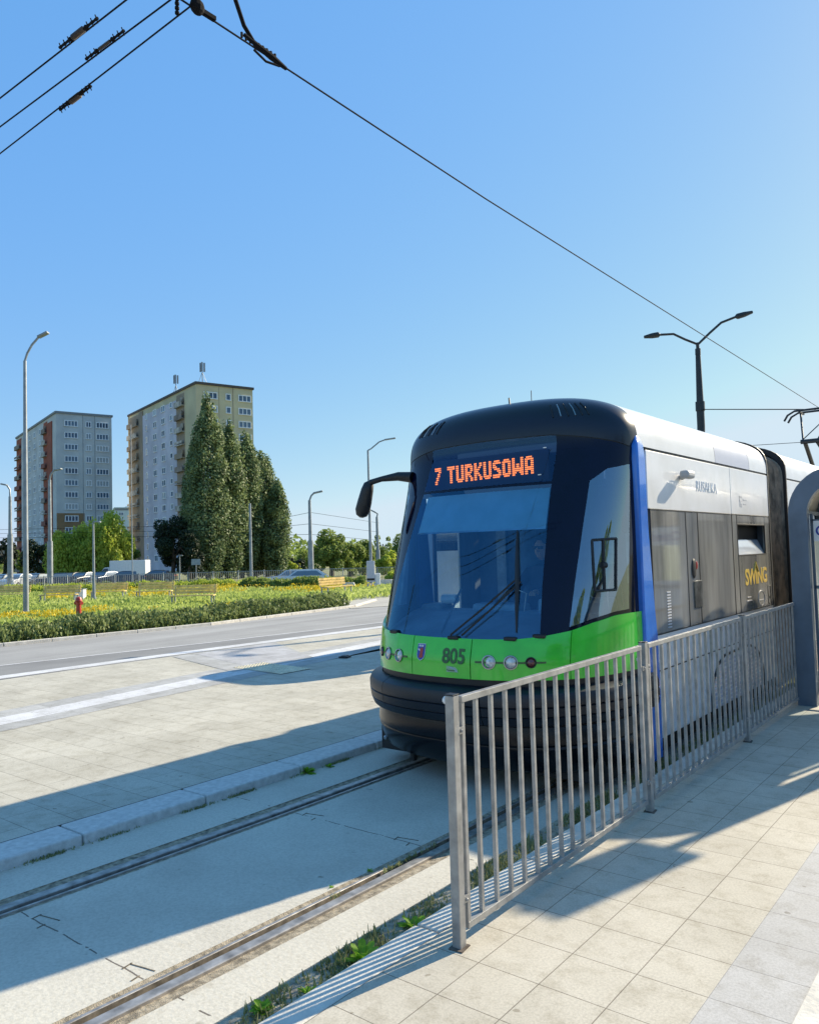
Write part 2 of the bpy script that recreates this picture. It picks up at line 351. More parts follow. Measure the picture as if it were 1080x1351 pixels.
# platform across the track
PK, PZ = 1.025, -.085
def pk(pts): return [(x*PK, y*PK) for x, y in pts]
strip('platform', pk([(-9.05, -20), (-9.20, 3), (-9.55, 7), (-10.4, YB)]), [(-5.50, -20), (-5.50, 3), (-5.50, 7), (-5.50, YB)], MT['pave2'], z=PZ)
def wl(o_): return pk([(-8.15+o_, -20), (-9.16+o_, 4.1), (-9.57+o_, 7.4), (-10.15+o_, 11.5), (-15+o_, YB)])
strip('platform_far', pk([(-12.75, -20), (-12.75, 7), (-12.5, 14), (-11.5, YB)]), pk([(-9.5, -20), (-9.7, 4), (-10.1, 7.4), (-10.9, YB)]), MT['pave2'], z=PZ+.0015)
strip('grey_band', wl(-.86), wl(.30), MT['pave2_grey'], z=PZ+.003)
strip('white_strip', wl(-.46), wl(-.04), MT['white_stone'], z=PZ+.0045)
strip('crossing_band', pk([(-12.6, 8.7), (-10.0, 8.0)]), pk([(-12.6, 11.2), (-10.0, 9.8)]), MT['pave2_grey'], z=PZ+.006)
strip('crossing_light', pk([(-12.5, 9.15), (-10.2, 8.5)]), pk([(-12.5, 10.9), (-10.2, 9.9)]), tilemat('lavender grey tiles', (.50, .495, .51), (.3, .3, .3), .29, .2985, off=.5, msize=.003), z=PZ+.0075)
kb = MB(); y = 2.62-23
while y < YB:
    kb.box((-5.335, y+.505, -.11), (.32, .998, .05+.001)); kb.box((-5.335, y+.505, -.145), (.312, .990, .05)); y += 1.01
kb = MB(); y = 2.62-23
while y < YB:
    kb.box((-5.335, y+.505, -.13), (.325, .996, .10)); y += 1.01
o = kb.build('platform_kerb', MT['kerb'], bev=.012); o['kind'] = 'structure'
strip('kerb_joint', [(-5.507, -20), (-5.507, YB)], [(-5.494, -20), (-5.494, YB)], MT['rubber'], z=PZ+.002)
KL = [(-12.98, -20), (-12.9, 5.7), (-12.78, 9.5), (-12.5, 14.4), (-11.6, 30), (-10, YB)]
strip('white_kerb', pk([(x-.28, y) for x, y in KL]), pk([(x+.05, y) for x, y in KL]), MT['white_stone'], z=PZ+.009)
strip('road', [(-19.3, -30), (-18.9, 8.5), (-18.5, 14), (-19.3, 21), (-19.3, 70)], [(-12.9, -30), (-13.0, 8.5), (-12.8, 14), (-12.3, 21), (-10, 70)], MT['asphalt'], dz=.004)
strip('road_patch', [(-16.6, -30), (-15.35, 6.8), (-14.7, 11.2), (-14.2, 16.4), (-12.4, 40)], [(-13.2, -30), (-13.17, 6), (-13.05, 9.5), (-12.8, 14.4), (-12.2, 30)], MT['asphalt_dark'], dz=.008)
RL = [(-16.6, -30), (-15.35, 6.8), (-14.7, 11.2), (-14.2, 16.4), (-12.4, 40)]
strip('road_line', [(x-.06, y) for x, y in RL], [(x+.03, y) for x, y in RL], MT['white_stone'], dz=.012)
HB = [(-21.8, -8), (-19.6, 4), (-18.95, 8.5), (-18.5, 14), (-19.3, 20.9), (-21, 24)]
kb = MB()
for (a, b_) in zip(HB[:-1], HB[1:]):
    n = max(1, int(math.dist(a, b_)))
    for k in range(n):
        p = Vector(a).lerp(Vector(b_), k/n); q = Vector(a).lerp(Vector(b_), (k+.985)/n); d = q-p; c = (p+q)/2
        kb.box((c.x+.02, c.y, gz(*c)+.02), (d.length, .12, .12), rz=math.atan2(d.y, d.x))
kb.build('road_kerb', MT['kerb_light'], bev=.01)['kind'] = 'structure'
# paths in the park
def poly_sheet(name, pix, m, dz=.006):
    """pix: corners as survey directions with their distances"""
    b = MB(); pts = [at(x, y, d) for x, y, d in pix]
    b.add([(p.x, p.y, gz(p.x, p.y)+dz) for p in pts], [tuple(range(len(pts)))]); o = b.build(name, m); o['kind'] = 'structure'; return o
poly_sheet('path', [(462, 800, 27.5), (560, 800, 29), (640, 780, 70), (535, 768, 62), (470, 775, 45), (440, 786, 36)], MT['path'], .016)
poly_sheet('park_path', [(60, 796, 35), (185, 795, 36), (440, 798, 33.5), (445, 791, 37.5), (185, 788, 41), (60, 789, 39)], MT['path'], .010)
# ------------------------------------------------------------------ rails
def railx(x0, y): return x0 - (.0045*(5.7-y)**2 if y < 5.7 and y > -6 else (.0045*137 + .105*(-6-y) if y <= -6 else 0))
YR = [-14, -8, -5, -3, -2, -1, 0, .5, 1, 1.5, 2, 2.5, 3, 3.5, 4, 4.5, 5, 5.7, 8, 12, 20, 30, 48]
def extr(b, x0, sgn, prof, zb=-.15):
    n = len(prof)
    vs = [(railx(x0, y)+sgn*px, y, zb+pz) for y in YR for px, pz in prof]
    b.add(vs, [(j*n+i, j*n+i+1, (j+1)*n+i+1, (j+1)*n+i) for j in range(len(YR)-1) for i in range(n-1)])
for x0, sg, lab in ((-4.57, 1, 'grooved steel rail nearer the granite kerb of the platform'), (-3.11, -1, 'sunlit grooved steel rail nearer the weedy verge and fence')):
    t = thing('tram_rail', (x0, 5.7, -.15), lab, 'rail', 'rails of the tram track')
    b = MB(t.location); extr(b, x0, sg, [(-.034, -.03), (-.034, .002), (-.026, .005), (.026, .005), (.033, .001), (.035, -.034)]); b.build('rail_head', MT['steel'], t)
    b = MB(t.location); extr(b, x0, sg, [(.035, -.034), (.075, -.036), (.078, -.001)]); b.build('groove', MT['groove'] if sg < 0 else MT['rust'], t)
    b = MB(t.location); extr(b, x0, sg, [(.078, -.001), (.080, .002), (.096, .002), (.098, -.01)]); b.build('guard_lip', MT['steel'], t)
    b = MB(t.location); extr(b, x0, sg, [(-.12, .0), (-.115, -.006), (-.06, -.010), (-.034, -.012)]); extr(b, x0, sg, [(.098, -.008), (.125, -.006), (.14, 0)]); b.build('joint_filler', MT['filler'], t)
b = MB()
def slabstrip(xa, xb):
    vs = []
    for y in YR: vs += [(xa(y), y, -.15), (xb(y), y, -.15)]
    b.add(vs, [(2*j, 2*j+1, 2*j+3, 2*j+2) for j in range(len(YR)-1)])
slabstrip(lambda y: -5.25, lambda y: railx(-4.57, y)-.118)
slabstrip(lambda y: railx(-4.57, y)+.138, lambda y: railx(-3.11, y)-.138)
slabstrip(lambda y: railx(-3.11, y)+.118, lambda y: -2.69)
b.build('track_slab', MT['slab'])['kind'] = 'structure'
b = MB()
for yy in (2.11, 4.11):
    for xx in (-4.30, -3.42):
        for dx, dy, lx, ly in ((-.10, .02, .008, .06), (.12, -.02, .008, .05), (.02, .055, .16, .006)):
            b.box((xx+dx*.6, yy+dy, -.149), (lx, ly, .003), rz=.2)
o = b.build('slab_lifting_slots', MT['groove']); o['kind'] = 'structure'
# tactile patch by the crossing
b = MB()
c0 = Vector((-9.93, 8.80, PZ+.010)); dA = Vector((-.55, 1.0, 0)).normalized()
b.grid(lambda u, v: c0+Vector((-.72+1.3*u, -.33+.66*v+(u-.5)*-.1, 0)), 1, 1)
for i in range(20):
    for j in range(10):
        p = c0+Vector((-.69+i*.065, -.30+j*.066-(i/20-.5)*.1, 0)); b.tube([p, p+Vector((0, 0, .008))], [.022, .012], 6)
tag(b.build('tactile_paving', mat('cream tactile tile', (.74, .66, .48), .8)), 'cream tactile paving patch with raised studs on the platform', 'tactile paving')
b = MB(); b.box((-9.79, 10.34, PZ+.02), (.16, .2, .03), rz=.3); b.box((-9.79, 10.34, PZ+.04), (.10, .13, .012), rz=.3)
tag(b.build('service_cover', MT['bumper'], bev=.01), 'small dark service cover lying in the shade on the platform', 'cover')
# ================================================================== TRAM
ZK = [.05, .3, .5, .74, .9, 1.06, 1.5, 2.0, 2.34, 2.62]; YK = [5.36, 5.24, 5.18, 5.13, 5.13, 5.17, 5.36, 5.61, 5.79, 5.93]
YS, XC, HW = 6.44, -3.8, 1.175
def S0(a, z):
    s, c = math.sin(a), math.cos(a); k = 1
    if z > 2.62: k = max(0, 1-((z-2.62)/.5)**3)**(1/3)
    Y0 = float(np.interp(min(z, 2.62), ZK, YK))
    return Vector((XC+k*HW*math.copysign(abs(s)**.8, s), YS-k*(YS-Y0)*abs(c)**.8, z))
def SN(a, z):
    e = 2e-3; a1, a0 = min(a+e, 1.57), max(a-e, -1.57)
    n = (S0(a1, z)-S0(a0, z)).cross(S0(a, z+e)-S0(a, z-e)); return n.normalized()
def S(a, z, off=0):
    p = S0(a, z)
    return p+SN(a, z)*off if off else p
tram = thing('tram', (XC, YS, -.15), 'low floor city tram with green front band, white side and lit amber destination sign', 'tram')
TL = tram.location
gtA = [-1.571, -1.24, -1.02, -.85, -.6, -.3, 0, .3, .45, .64, .85, 1.02, 1.24, 1.40, 1.571]
gtZ = [1.225, 1.217, 1.175, 1.125, 1.088, 1.07, 1.065, 1.065, 1.068, 1.088, 1.125, 1.175, 1.217, 1.225, 1.225]
gt = lambda a: float(np.interp(a, gtA, gtZ))
seam = lambda a: float(np.interp(abs(a), [0, .45, .73, 1.1, 1.37, 1.571], [2.735, 2.725, 2.69, 2.64, 2.60, 2.60]))
L = lambda a, b, t: a+(b-a)*t
def patch(name, ab, at_, zb, zt, m, nu=24, nv=16, off=0, parent=tram, thick=0):
    fb = zb if callable(zb) else (lambda a: zb); ft = zt if callable(zt) else (lambda a: zt)
    b = MB(TL)
    def P(u, v):
        a = L(L(ab[0], at_[0], v), L(ab[1], at_[1], v), u); return S(a, L(fb(a), ft(a), v), off)
    b.grid(P, nu, nv)
    if thick:
        for vv in (0, 1):
            b.grid(lambda u, w: (lambda a: S(a, L(fb(a), ft(a), vv), off-thick*w))(L(L(ab[0], at_[0], vv), L(ab[1], at_[1], vv), u)), nu, 1)
        for uu in (0, 1):
            b.grid(lambda u, w: (lambda a: S(a, L(fb(a), ft(a), u), off-thick*w))(L(L(ab[0], at_[0], u), L(ab[1], at_[1], u), uu)), nv, 1)
    return b.build(name, m, parent, smooth=True)
patch('windscreen', (-.628, .628), (-.516, .516), lambda a: gt(a)-.02, 2.30, MT['ws'], 40, 30)
patch('sign_glazing', (-.516, .516), (-.50, .50), 2.325, seam, MT['signws'], 40, 8)
patch('sign_rail', (-.516, .516), (-.516, .516), 2.30, 2.325, MT['navy'], 40, 2)
b = MB(TL); b.box((XC, 6.2, 2.52), (1.95, .03, .46)); b.build('sign_backing', MT['signglass'], tram)
for sg in (1, -1):
    def pr(x0, x1): return (x0, x1) if sg > 0 else (-x1, -x0)
    sgl = lambda a: float(np.interp(abs(a), [.80, .84, .87, 1.05, 1.38], [2.2, 2.22, 2.31, 2.41, 2.45]))
    patch('corner_pillar', pr(.628, .84), pr(.516, .87), lambda a: gt(a)-.02, 2.30, MT['navy'], 8, 20)
    patch('corner_glazing', pr(.516, .87), pr(.50, .87), 2.30, seam, MT['navy'], 10, 6)
    patch('cab_side_window', pr(.84, 1.40), pr(.87, 1.40), lambda a: gt(a)+.03, sgl, MT['sideglass'], 20, 20)
    patch('window_sill', pr(.84, 1.40), pr(.84, 1.40), lambda a: gt(a)-.02, lambda a: gt(a)+.03, MT['navy'], 14, 1)
    patch('window_header', pr(.87, 1.40), pr(.87, 1.40), sgl, seam, MT['navy'], 14, 5)
    patch('door_post', pr(1.40, 1.5705), pr(1.40, 1.5705), lambda a: gt(a)-.02, seam, MT['navy'], 4, 16)
# roof cap
b = MB(TL)
def P(u, v):
    a = L(-1.5705, 1.5705, u); z0 = seam(a)+.008; z1 = 3.12
    th = v*math.pi/2; z = z0+(z1-z0)*math.sin(th); return S0(a, min(z, 3.1199))
b.grid(P, 48, 20); b.build('cab_roof', MT['black'], tram, smooth=True)
patch('roof_seam', (-1.5705, 1.5705), (-1.5705, 1.5705), lambda a: seam(a)-.002, lambda a: seam(a)+.010, MT['rubber'], 48, 1, off=-.006)
for k in range(6):      # ventilation slits high on the cap
    for sg in (1, -1):
        b = MB(TL); a = .50+.075*k
        b.tube([S(sg*a, 2.88, .002), S(sg*(a+.012), 2.95, .004), S(sg*(a+.03), 3.0, .002)], .007, 5); b.build('roof_slit', MT['chrome'] if k in (1, 3) else MT['rubber'], tram)
b = MB(TL); b.ball((-3.5, 7.1, 3.11), .25, 12, (1, 1.6, .28)); b.build('roof_pod', MT['bumper'], tram, smooth=True)
b = MB(TL); b.tube([(-3.75, 6.25, 3.08), (-3.77, 6.27, 3.17)], .008, 5); b.build('roof_aerial', MT['rubber'], tram)
b = MB(TL); b.tube([(-3.72, 6.6, 3.1), (-3.72, 6.6, 3.28)], .004, 5); b.build('roof_aerial', MT['rubber'], tram)
# green band
segs = [(-1.5705, -.857), (-.853, -.179), (-.173, .165), (.171, .852), (.858, 1.5705)]
for i, (a0, a1) in enumerate(segs):
    o = patch('green_panel', (a0, a1), (a0, a1), .765, lambda a: gt(a), MT['green'], 22, 8, off=.022, thick=.03)
patch('band_backing', (-1.5705, 1.5705), (-1.5705, 1.5705), .70, lambda a: gt(a)-.01, MT['rubber'], 48, 2, off=.004)
# lamps
for sg in (1, -1):
    for k, a in enumerate((.29, .437, .575)):
        a *= sg*(1 if sg > 0 else 1.08); p = S(a, .90, .022); n = SN(a, .90); X = frame_mat(p, n)
        rr = .050 if k < 2 else .038
        b = MB(TL); ring = []
        def Q(u, v, rr=rr, X=X):
            th = 2*math.pi*u; r = [rr*1.12, rr*1.1, rr*.95, rr*.80][int(round(v*3))]; h = [.000, .006, .007, -.004][int(round(v*3))]
            return X@Vector((r*math.cos(th), r*math.sin(th), h))
        b.grid(Q, 24, 3); hl = b.build('headlight', MT['chrome'] if k < 2 else MT['rubber'], tram, smooth=True)
        b = MB(TL)
        b.grid(lambda u, v, rr=rr, X=X, k=k: X@Vector((rr*.82*v*math.cos(2*math.pi*u)+(.012 if k == 0 else 0), rr*.82*v*math.sin(2*math.pi*u), -.002+.016*(1-v*v))), 20, 5)
        q = b.build('lamp_lens', (MT['lens'], MT['lens'], MT['redlens'])[k], tram, smooth=True); q.parent = hl
        q.location = (0, 0, 0)
    patch('lamp_slot', (sg*.20, sg*.68) if sg > 0 else (-.72, -.22), (sg*.20, sg*.68) if sg > 0 else (-.72, -.22), .893, .903, MT['num'], 20, 1, off=.0245)
# number, crest, sticker on the centre panel
X = frame_mat(S(.065, .925, .0235), SN(.065, .92))
text('fleet_number', '805', .165, MT['num'], tram, X, .0015, .88, .004)
ap = S(-.105, .945, .024); X = frame_mat(ap, SN(-.105, .94))
def flat(poly, X, h=.003):
    b = MB(TL); n = len(poly); b.add([X@Vector((x, y, 0)) for x, y in poly]+[X@Vector((x, y, h)) for x, y in poly], [tuple(range(n, 2*n))]+[(i, (i+1) % n, n+(i+1) % n, n+i) for i in range(n)]); return b
sh = [(-.042, .068), (.042, .068), (.043, -.02), (.036, -.045), (.02, -.062), (0, -.070), (-.02, -.062), (-.036, -.045), (-.043, -.02)]
cw = flat(sh, X, .002).build('city_crest', MT['plainwhite'], tram)
X2 = X@Matrix.Translation((0, 0, .003)); o = flat([(x*.92, y*.94) for x, y in sh], X2, .0015).build('crest_field', MT['crestblue'], cw); o.location = (0, 0, 0)
X3 = X@Matrix.Translation((0, 0, .0055))
b = flat([(-.028, .022), (-.020, .030), (-.008, .026), (.004, .036), (.018, .036), (.024, .020), (.022, -.010), (.026, -.040), (.008, -.050), (-.018, -.046), (-.012, -.02), (-.006, 0), (-.018, .012)], X3, .001); b.build('crest_animal', MT['red'], cw)
X4 = X@Matrix.Translation((0, 0, .0075))
b = MB(TL)
for x in (-.018, 0, .018):
    b.add([X4@Vector((x-.007, .042, 0)), X4@Vector((x+.007, .042, 0)), X4@Vector((x+.007, .054, 0)), X4@Vector((x, .060, 0)), X4@Vector((x-.007, .054, 0))], [(0, 1, 2, 3, 4)])
b.add([X4@Vector(v) for v in ((-.034, .018, 0), (-.012, .006, 0), (-.008, .016, 0), (-.022, .028, 0))], [(0, 1, 2, 3)]); b.build('crest_crown', MT['plainwhite'], cw)
X = frame_mat(S(.058, .835, .0235), SN(.058, .83))
stk = flat([(-.055, -.024), (.055, -.024), (.05, 0), (.03, .018), (-.055, .024)], X, .0015).build('maker_sticker', mat('pale green sticker', (.35, .6, .35), .4), tram)
b = flat([(-.028, .018), (0, .014), (.03, .002), (.048, -.020), (.036, -.018), (.02, -.002), (0, .004), (-.02, .008)], X@Matrix.Translation((0, 0, .003)), .001); b.build('sticker_swoosh', MT['lightblue'], stk)
b = MB(TL)
for k in range(7): b.add([X@Vector((-.048+k*.011+dx, -.016+dy+(.006 if k == 0 else 0), .0035)) for dx, dy in ((0, 0), (.007, 0), (.006, .008), (.001, .010))], [(0, 1, 2, 3)])
b.build('sticker_marks', MT['rubber'], stk)
# bumper and skirt
prof = [(.715, .01), (.71, .06), (.69, .11), (.655, .13), (.60, .135), (.592, .122), (.584, .135), (.525, .135), (.517, .122), (.509, .133), (.46, .12), (.425, .07), (.41, 0)]
for a0, a1 in ((-1.5705, -.43), (-.425, .24), (.245, 1.2), (1.204, 1.5705)):
    b = MB(TL); n = len(prof)-1
    b.grid(lambda u, v: S(L(a0, a1, u), prof[int(round(v*n))][0], prof[int(round(v*n))][1]*(1-.25*max(0, abs(L(a0, a1, u))-1.2)/.37)), 26, n); b.build('bumper', MT['bumper'], tram, smooth=True)
sp = [(.43, .0), (.425, .05), (.36, .085), (.30, .10), (.285, .088), (.27, .10), (.18, .098), (.09, .085), (.05, .06), (.03, .0)]
b = MB(TL); n = len(sp)-1
b.grid(lambda u, v: S(L(-1.5705, 1.5705, u), sp[int(round(v*n))][0], sp[int(round(v*n))][1]*(1-.6*max(0, abs(L(-1.5705, 1.5705, u))-1.2)/.37)), 48, n); b.build('front_skirt', MT['skirtblack'], tram, smooth=True)
b = MB(TL); b.ball(S(-.75, .12, .095), .022, 10); b.build('tow_eye', MT['chrome'], tram)
b = MB(TL); b.tube([(-4.45, 5.55, -.08), (-4.45, 5.55, .05)], .03, 8); b.build('sand_pipe', MT['rubber'], tram)
b = MB(TL); b.box((-3.8, 8.4, .06), (2.2, 5.5, .22)); b.box((-3.8, 6.0, .12), (1.7, 1.0, .16)); b.build('underframe', MT['rubber'], tram)  # plain dark boxes added under the floor to block light beneath the tram
for yy in (7.9, 9.6, 13.2, 15.0, 21, 23):
    for sx in (-4.57, -3.03):
        b = MB(TL); b.tube([(sx-.06, yy, .14), (sx+.06, yy, .14)], .285, 20); b.build('wheel', MT['rust'], tram, smooth=True)
# body cross section, sides and roof
def roofw(z): return HW*max(0, 1-max(0, (z-2.62)/.5)**3)**(1/3)
def roofpatch(name, y0, y1, m, inset=0):
    b = MB(TL)
    def P(u, v):
        th = (u-.5)*math.pi; z = 2.608+.512*math.cos(th) if abs(u-.5) < .5 else 2.608
        w = roofw(z)*math.copysign(1, u-.5) if abs(math.sin(th)) > .02 else 0
        return Vector((XC+w*(1-inset), L(y0, y1, v), z-inset))
    # evenly spaced section
    sec = []
    for k in range(25):
        th = math.pi/2*k/24; sec.append((HW*math.sin(th)**(2/3)*(1-inset), 2.62+.5*math.cos(th)**(2/3)-inset))
    sec = [(-x, z) for x, z in sec[::-1]]+sec[1:]
    n = len(sec)-1
    b.grid(lambda u, v: Vector((XC+sec[int(round(u*n))][0], L(y0, y1, v), sec[int(round(u*n))][1])), n, 1)
    return b.build(name, m, tram, smooth=True)
def side(name, y0, y1, z0, z1, m, sgn=1, off=0., th=.03, bev=.006):
    b = MB(TL); x = XC+sgn*(HW+off-th/2); b.box((x, (y0+y1)/2, (z0+z1)/2), (th, y1-y0, z1-z0)); return b.build(name, m, tram, bev=bev)
bodies = [(6.44, 10.52), (11.50, 18.6), (19.5, 26.6), (27.5, 34.5)]
for bi, (ya, yb) in enumerate(bodies):
    cuts = [ya, 8.5, 9.75, yb] if bi == 0 else [ya, (ya+yb)/2, yb]
    for k in range(len(cuts)-1): roofpatch('roof_panel', cuts[k]+.004, cuts[k+1]-.004, MT['whiteg'] if (bi == 0 and k == 1) else MT['white'])
    for sg in (1, -1):
        y0 = ya+.17 if bi == 0 else ya
        vc = [y0, 8.98, yb] if bi == 0 else [y0, (y0+yb)/2, yb]
        for k in range(len(vc)-1): side('upper_panel', vc[k]+.003, vc[k+1]-.003, 2.085, 2.598, MT['white'], sg)
        side('roof_gasket', y0, yb, 2.594, 2.624, MT['rubber'], sg, off=-.008)
        if bi == 0 and sg == -1:
            side('side_glazing', 6.62, 6.66, .99, 2.08, MT['navy'], sg)
            b = MB(TL); b.grid(lambda u, v: Vector((XC-HW+.01, L(6.66, 7.08, u), L(1.05, 2.05, v))), 1, 1); b.build('cab_rear_window', MT['clear'], tram)
            side('side_glazing', 7.08, yb, .99, 2.08, MT['dustglass'], sg)
        elif bi == 0:
            for ga, gb in ((6.66, 7.52), (7.53, 7.86), (7.87, 8.97), (8.99, 9.16), (10.30, 10.50)):
                side('side_glazing', ga, gb, .99, 2.078, MT['dustglass'], sg)
            side('side_glazing', 9.163, 10.297, .99, 1.62, MT['dustglass'], sg); side('side_glazing', 9.163, 10.297, 1.975, 2.078, MT['dustglass'], sg)
        else:
            side('side_glazing', y0+.05, yb-.05, .99, 2.08, MT['dustglass'], sg)
        side('lower_panel', y0, yb, .68, .985, MT['white'], sg); side('lower_panel', y0, yb, .10, .674, MT['whitelow'], sg)
    b = MB(TL)
    for yy in (ya+.03 if bi else ya+1.0, yb-.03):
        b.box((XC, yy, 1.35), (2.24, .03, 2.5))
    b.box((XC, (ya+yb)/2+.3, .14), (2.3, yb-ya-.6, .06)); b.build('end_wall', MT['dark_int'], tram)
b = MB(TL)
for yy in (6.655, 7.525, 7.865, 8.98, 9.162): b.box((XC+HW-.002, yy, 1.53), (.010, .012, 1.09))
for zz in (.988, 2.081): b.box((XC+HW-.002, 8.58, zz), (.010, 3.86, .010))
b.build('window_seals', MT['rubber'], tram)
# hopper window on the side
b = MB(TL); b.box((XC+HW-.10, 9.73, 1.797), (.02, 1.13, .35)); b.build('window_opening', MT['rubber'], tram)  # black sheet painted as the unlit inside of the open window
b = MB(TL); b.add([(XC+HW-.012, 9.19, 1.628), (XC+HW-.012, 10.27, 1.628), (XC+HW-.085, 10.27, 1.80), (XC+HW-.085, 9.19, 1.80)], [(0, 1, 2, 3)]); b.build('tilting_pane', mat('pale tilted pane', (.62, .66, .72), .1, coat=1, var=.03), tram)  # pale pane colour stands in for the reflected sky
b = MB(TL)
for yy, hh in ((9.165, .36), (10.295, .36)): b.box((XC+HW-.005, yy, 1.797), (.014, .016, hh))
for zz in (1.622, 1.973): b.box((XC+HW-.005, 9.73, zz), (.014, 1.13, .014))
b.build('hopper_frame', MT['rubber'], tram)
# door fittings
b = MB(TL); b.ball((XC+HW+.004, 7.69, 1.53), .095, 16, (.12, .62, 1.0)); o = b.build('door_mirror_lens', MT['rubber'], tram, smooth=True)
b = MB(TL); b.ball((XC+HW+.012, 7.74, 1.56), .035, 12, (.25, .6, 1.2)); q = b.build('red_reflector', MT['red'], o, smooth=True)
b = MB(TL); b.box((XC+HW+.004, 7.78, 1.28), (.012, .22, .26)); b.build('service_flap', mat('dull metal', (.2, .2, .19), .3, .6, var=.4, scale=9), tram, bev=.006)
b = MB(TL)
for k in range(13): b.box((XC+HW+.002, 7.0, 1.0+.026*k+.03), (.004, .085, .012))
b.build('vertical_lettering', MT['faded'], tram)
for yy, zz, l1, l2 in ((8.25, 1.2, .05, .12), (8.55, 1.35, .04, .1), (8.45, 1.62, .07, .05), (10.36, 1.12, .12, .22)):
    b = MB(TL)
    if l1 == .12: 
        for dy, dz_, ly, lz in ((0, .11, .12, .006), (0, -.11, .12, .006), (.06, 0, .006, .22), (-.06, 0, .006, .22)): b.box((XC+HW+.002, yy+dy, zz+dz_), (.004, ly, lz))
        b.box((XC+HW+.003, yy+.01, zz-.03), (.004, .02, .03))
        b.build('small_hatch', MT['rubber'], tram)
# lettering: +X face, reading direction +Y
def sidemat(y, z, x=XC+HW+.002): 
    m_ = Matrix(((0, 0, 1), (1, 0, 0), (0, 1, 0))).to_4x4(); m_.translation = Vector((x, y, z)); return m_
text('side_name', 'RUSAŁKA', .155, MT['lightblue'], tram, sidemat(8.18, 2.335), .001, .9, -.001, 1.12)
text('side_script', 'SWING', .25, MT['yellow'], tram, sidemat(9.83, 1.36), .001, 1.18, .007, .92)
b = MB(TL); b.tube([(XC+HW+.003, 9.72, 1.42), (XC+HW+.003, 9.81, 1.53), (XC+HW+.003, 9.90, 1.42)], .012, 5); b.build('script_swoosh', MT['yellow'], tram)
b = MB(TL)
for dy, dz_, ly, lz in ((-.11, .05, .10, .02), (-.11, 0, .10, .02), (-.13, -.04, .03, .05), (-.08, -.045, .04, .04), (-.15, .03, .015, .06), (.06, .02, .14, .012), (.05, -.03, .10, .012)): b.box((XC+HW+.001, 9.45+dy, 2.235+dz_), (.003, ly, lz))
b.build('operator_mark', MT['faded'], tram)
b = MB(TL)
for k in range(16):
    th0, th1 = 2*math.pi*k/16, 2*math.pi*(k+1)/16
    b.tube([(XC+HW+.002, 10.0+.14*math.cos(th0), 1.10+.09*math.sin(th0)), (XC+HW+.002, 10.0+.14*math.cos(th1), 1.10+.09*math.sin(th1))], .004, 4)
b.box((XC+HW+.002, 10.0, 1.08), (.003, .2, .01)); b.box((XC+HW+.002, 9.5, 1.10), (.003, .2, .01)); b.box((XC+HW+.002, 9.5, 1.14), (.003, .14, .01)); b.build('small_emblem', MT['faded'], tram)
# wheel arch outline and cover on the lower side
arch = [(8.15, .08), (8.16, .22), (8.24, .40), (8.38, .53), (8.60, .60), (9.3, .615), (9.55, .60), (9.78, .53), (9.93, .40), (10.02, .22), (10.03, .08)]
arch = [(8.02+(y-8.15)*1.02, z*1.0) for y, z in arch]
b = MB(TL); b.tube([(XC+HW+.004, y, z) for y, z in arch], .014, 6); b.build('wheel_arch_trim', MT['rubber'], tram)
b = MB(TL)
for k in range(11): 
    z = .12+.042*k; hw_ = .9-(.35*max(0, (z-.36)/.24)**2); b.box((XC+HW+.004, 9.0, z), (.006, 2*hw_-.08, .022))
b.build('arch_cover', MT['whiteg'], tram)
b = MB(TL); b.box((XC+HW-.001, 8.6, .677), (.006, 3.9, .008)); b.box((XC+HW-.001, 8.02, .40), (.006, .008, .55)); b.build('panel_gap', MT['rubber'], tram)
# blue pillars behind the cab
for sg in (1, -1):
    b = MB(TL); zs = [-.02, .12, .45, .73, .99, 1.2, 1.9, 2.5, 2.62, 2.67, 2.695, 2.70]
    yr = [6.60, 6.605, 6.61, 6.612, 6.60, 6.57, 6.50, 6.487, 6.482, 6.474, 6.464, 6.452]
    secs = []
    for z, y1 in zip(zs, yr):
        y0 = 6.325 if z < 2.6 else L(6.325, 6.40, (z-2.6)/.1); o_ = .045 if z < 2.6 else .045-.40*(z-2.6); xo = XC+sg*(roofw(z)-.04); xf = XC+sg*(HW+o_ if z < 2.62 else roofw(z)+o_)
        secs.append([(xo, y0, z), (xf-sg*.012, y0, z), (xf, y0+.014, z), (xf, y1-.014, z), (xf-sg*.012, y1, z), (xo, y1, z)])
    n = 6; vs = [v for s_ in secs for v in s_]
    fs = [(j*n+i, j*n+(i+1) % n, (j+1)*n+(i+1) % n, (j+1)*n+i) for j in range(len(zs)-1) for i in range(n)]+[tuple(range(n)), tuple((len(zs)-1)*n+i for i in range(n))]
    b.add(vs, fs); b.build('blue_pillar', MT['blue'], tram, smooth=True)
# side camera
b = MB(TL); b.box((-2.545, 7.40, 2.42), (.09, .20, .075)); b.box((-2.605, 7.42, 2.40), (.06, .07, .05)); o = b.build('side_camera', mat('camera housing', (.42, .43, .44), .5, var=.1), tram, bev=.025)
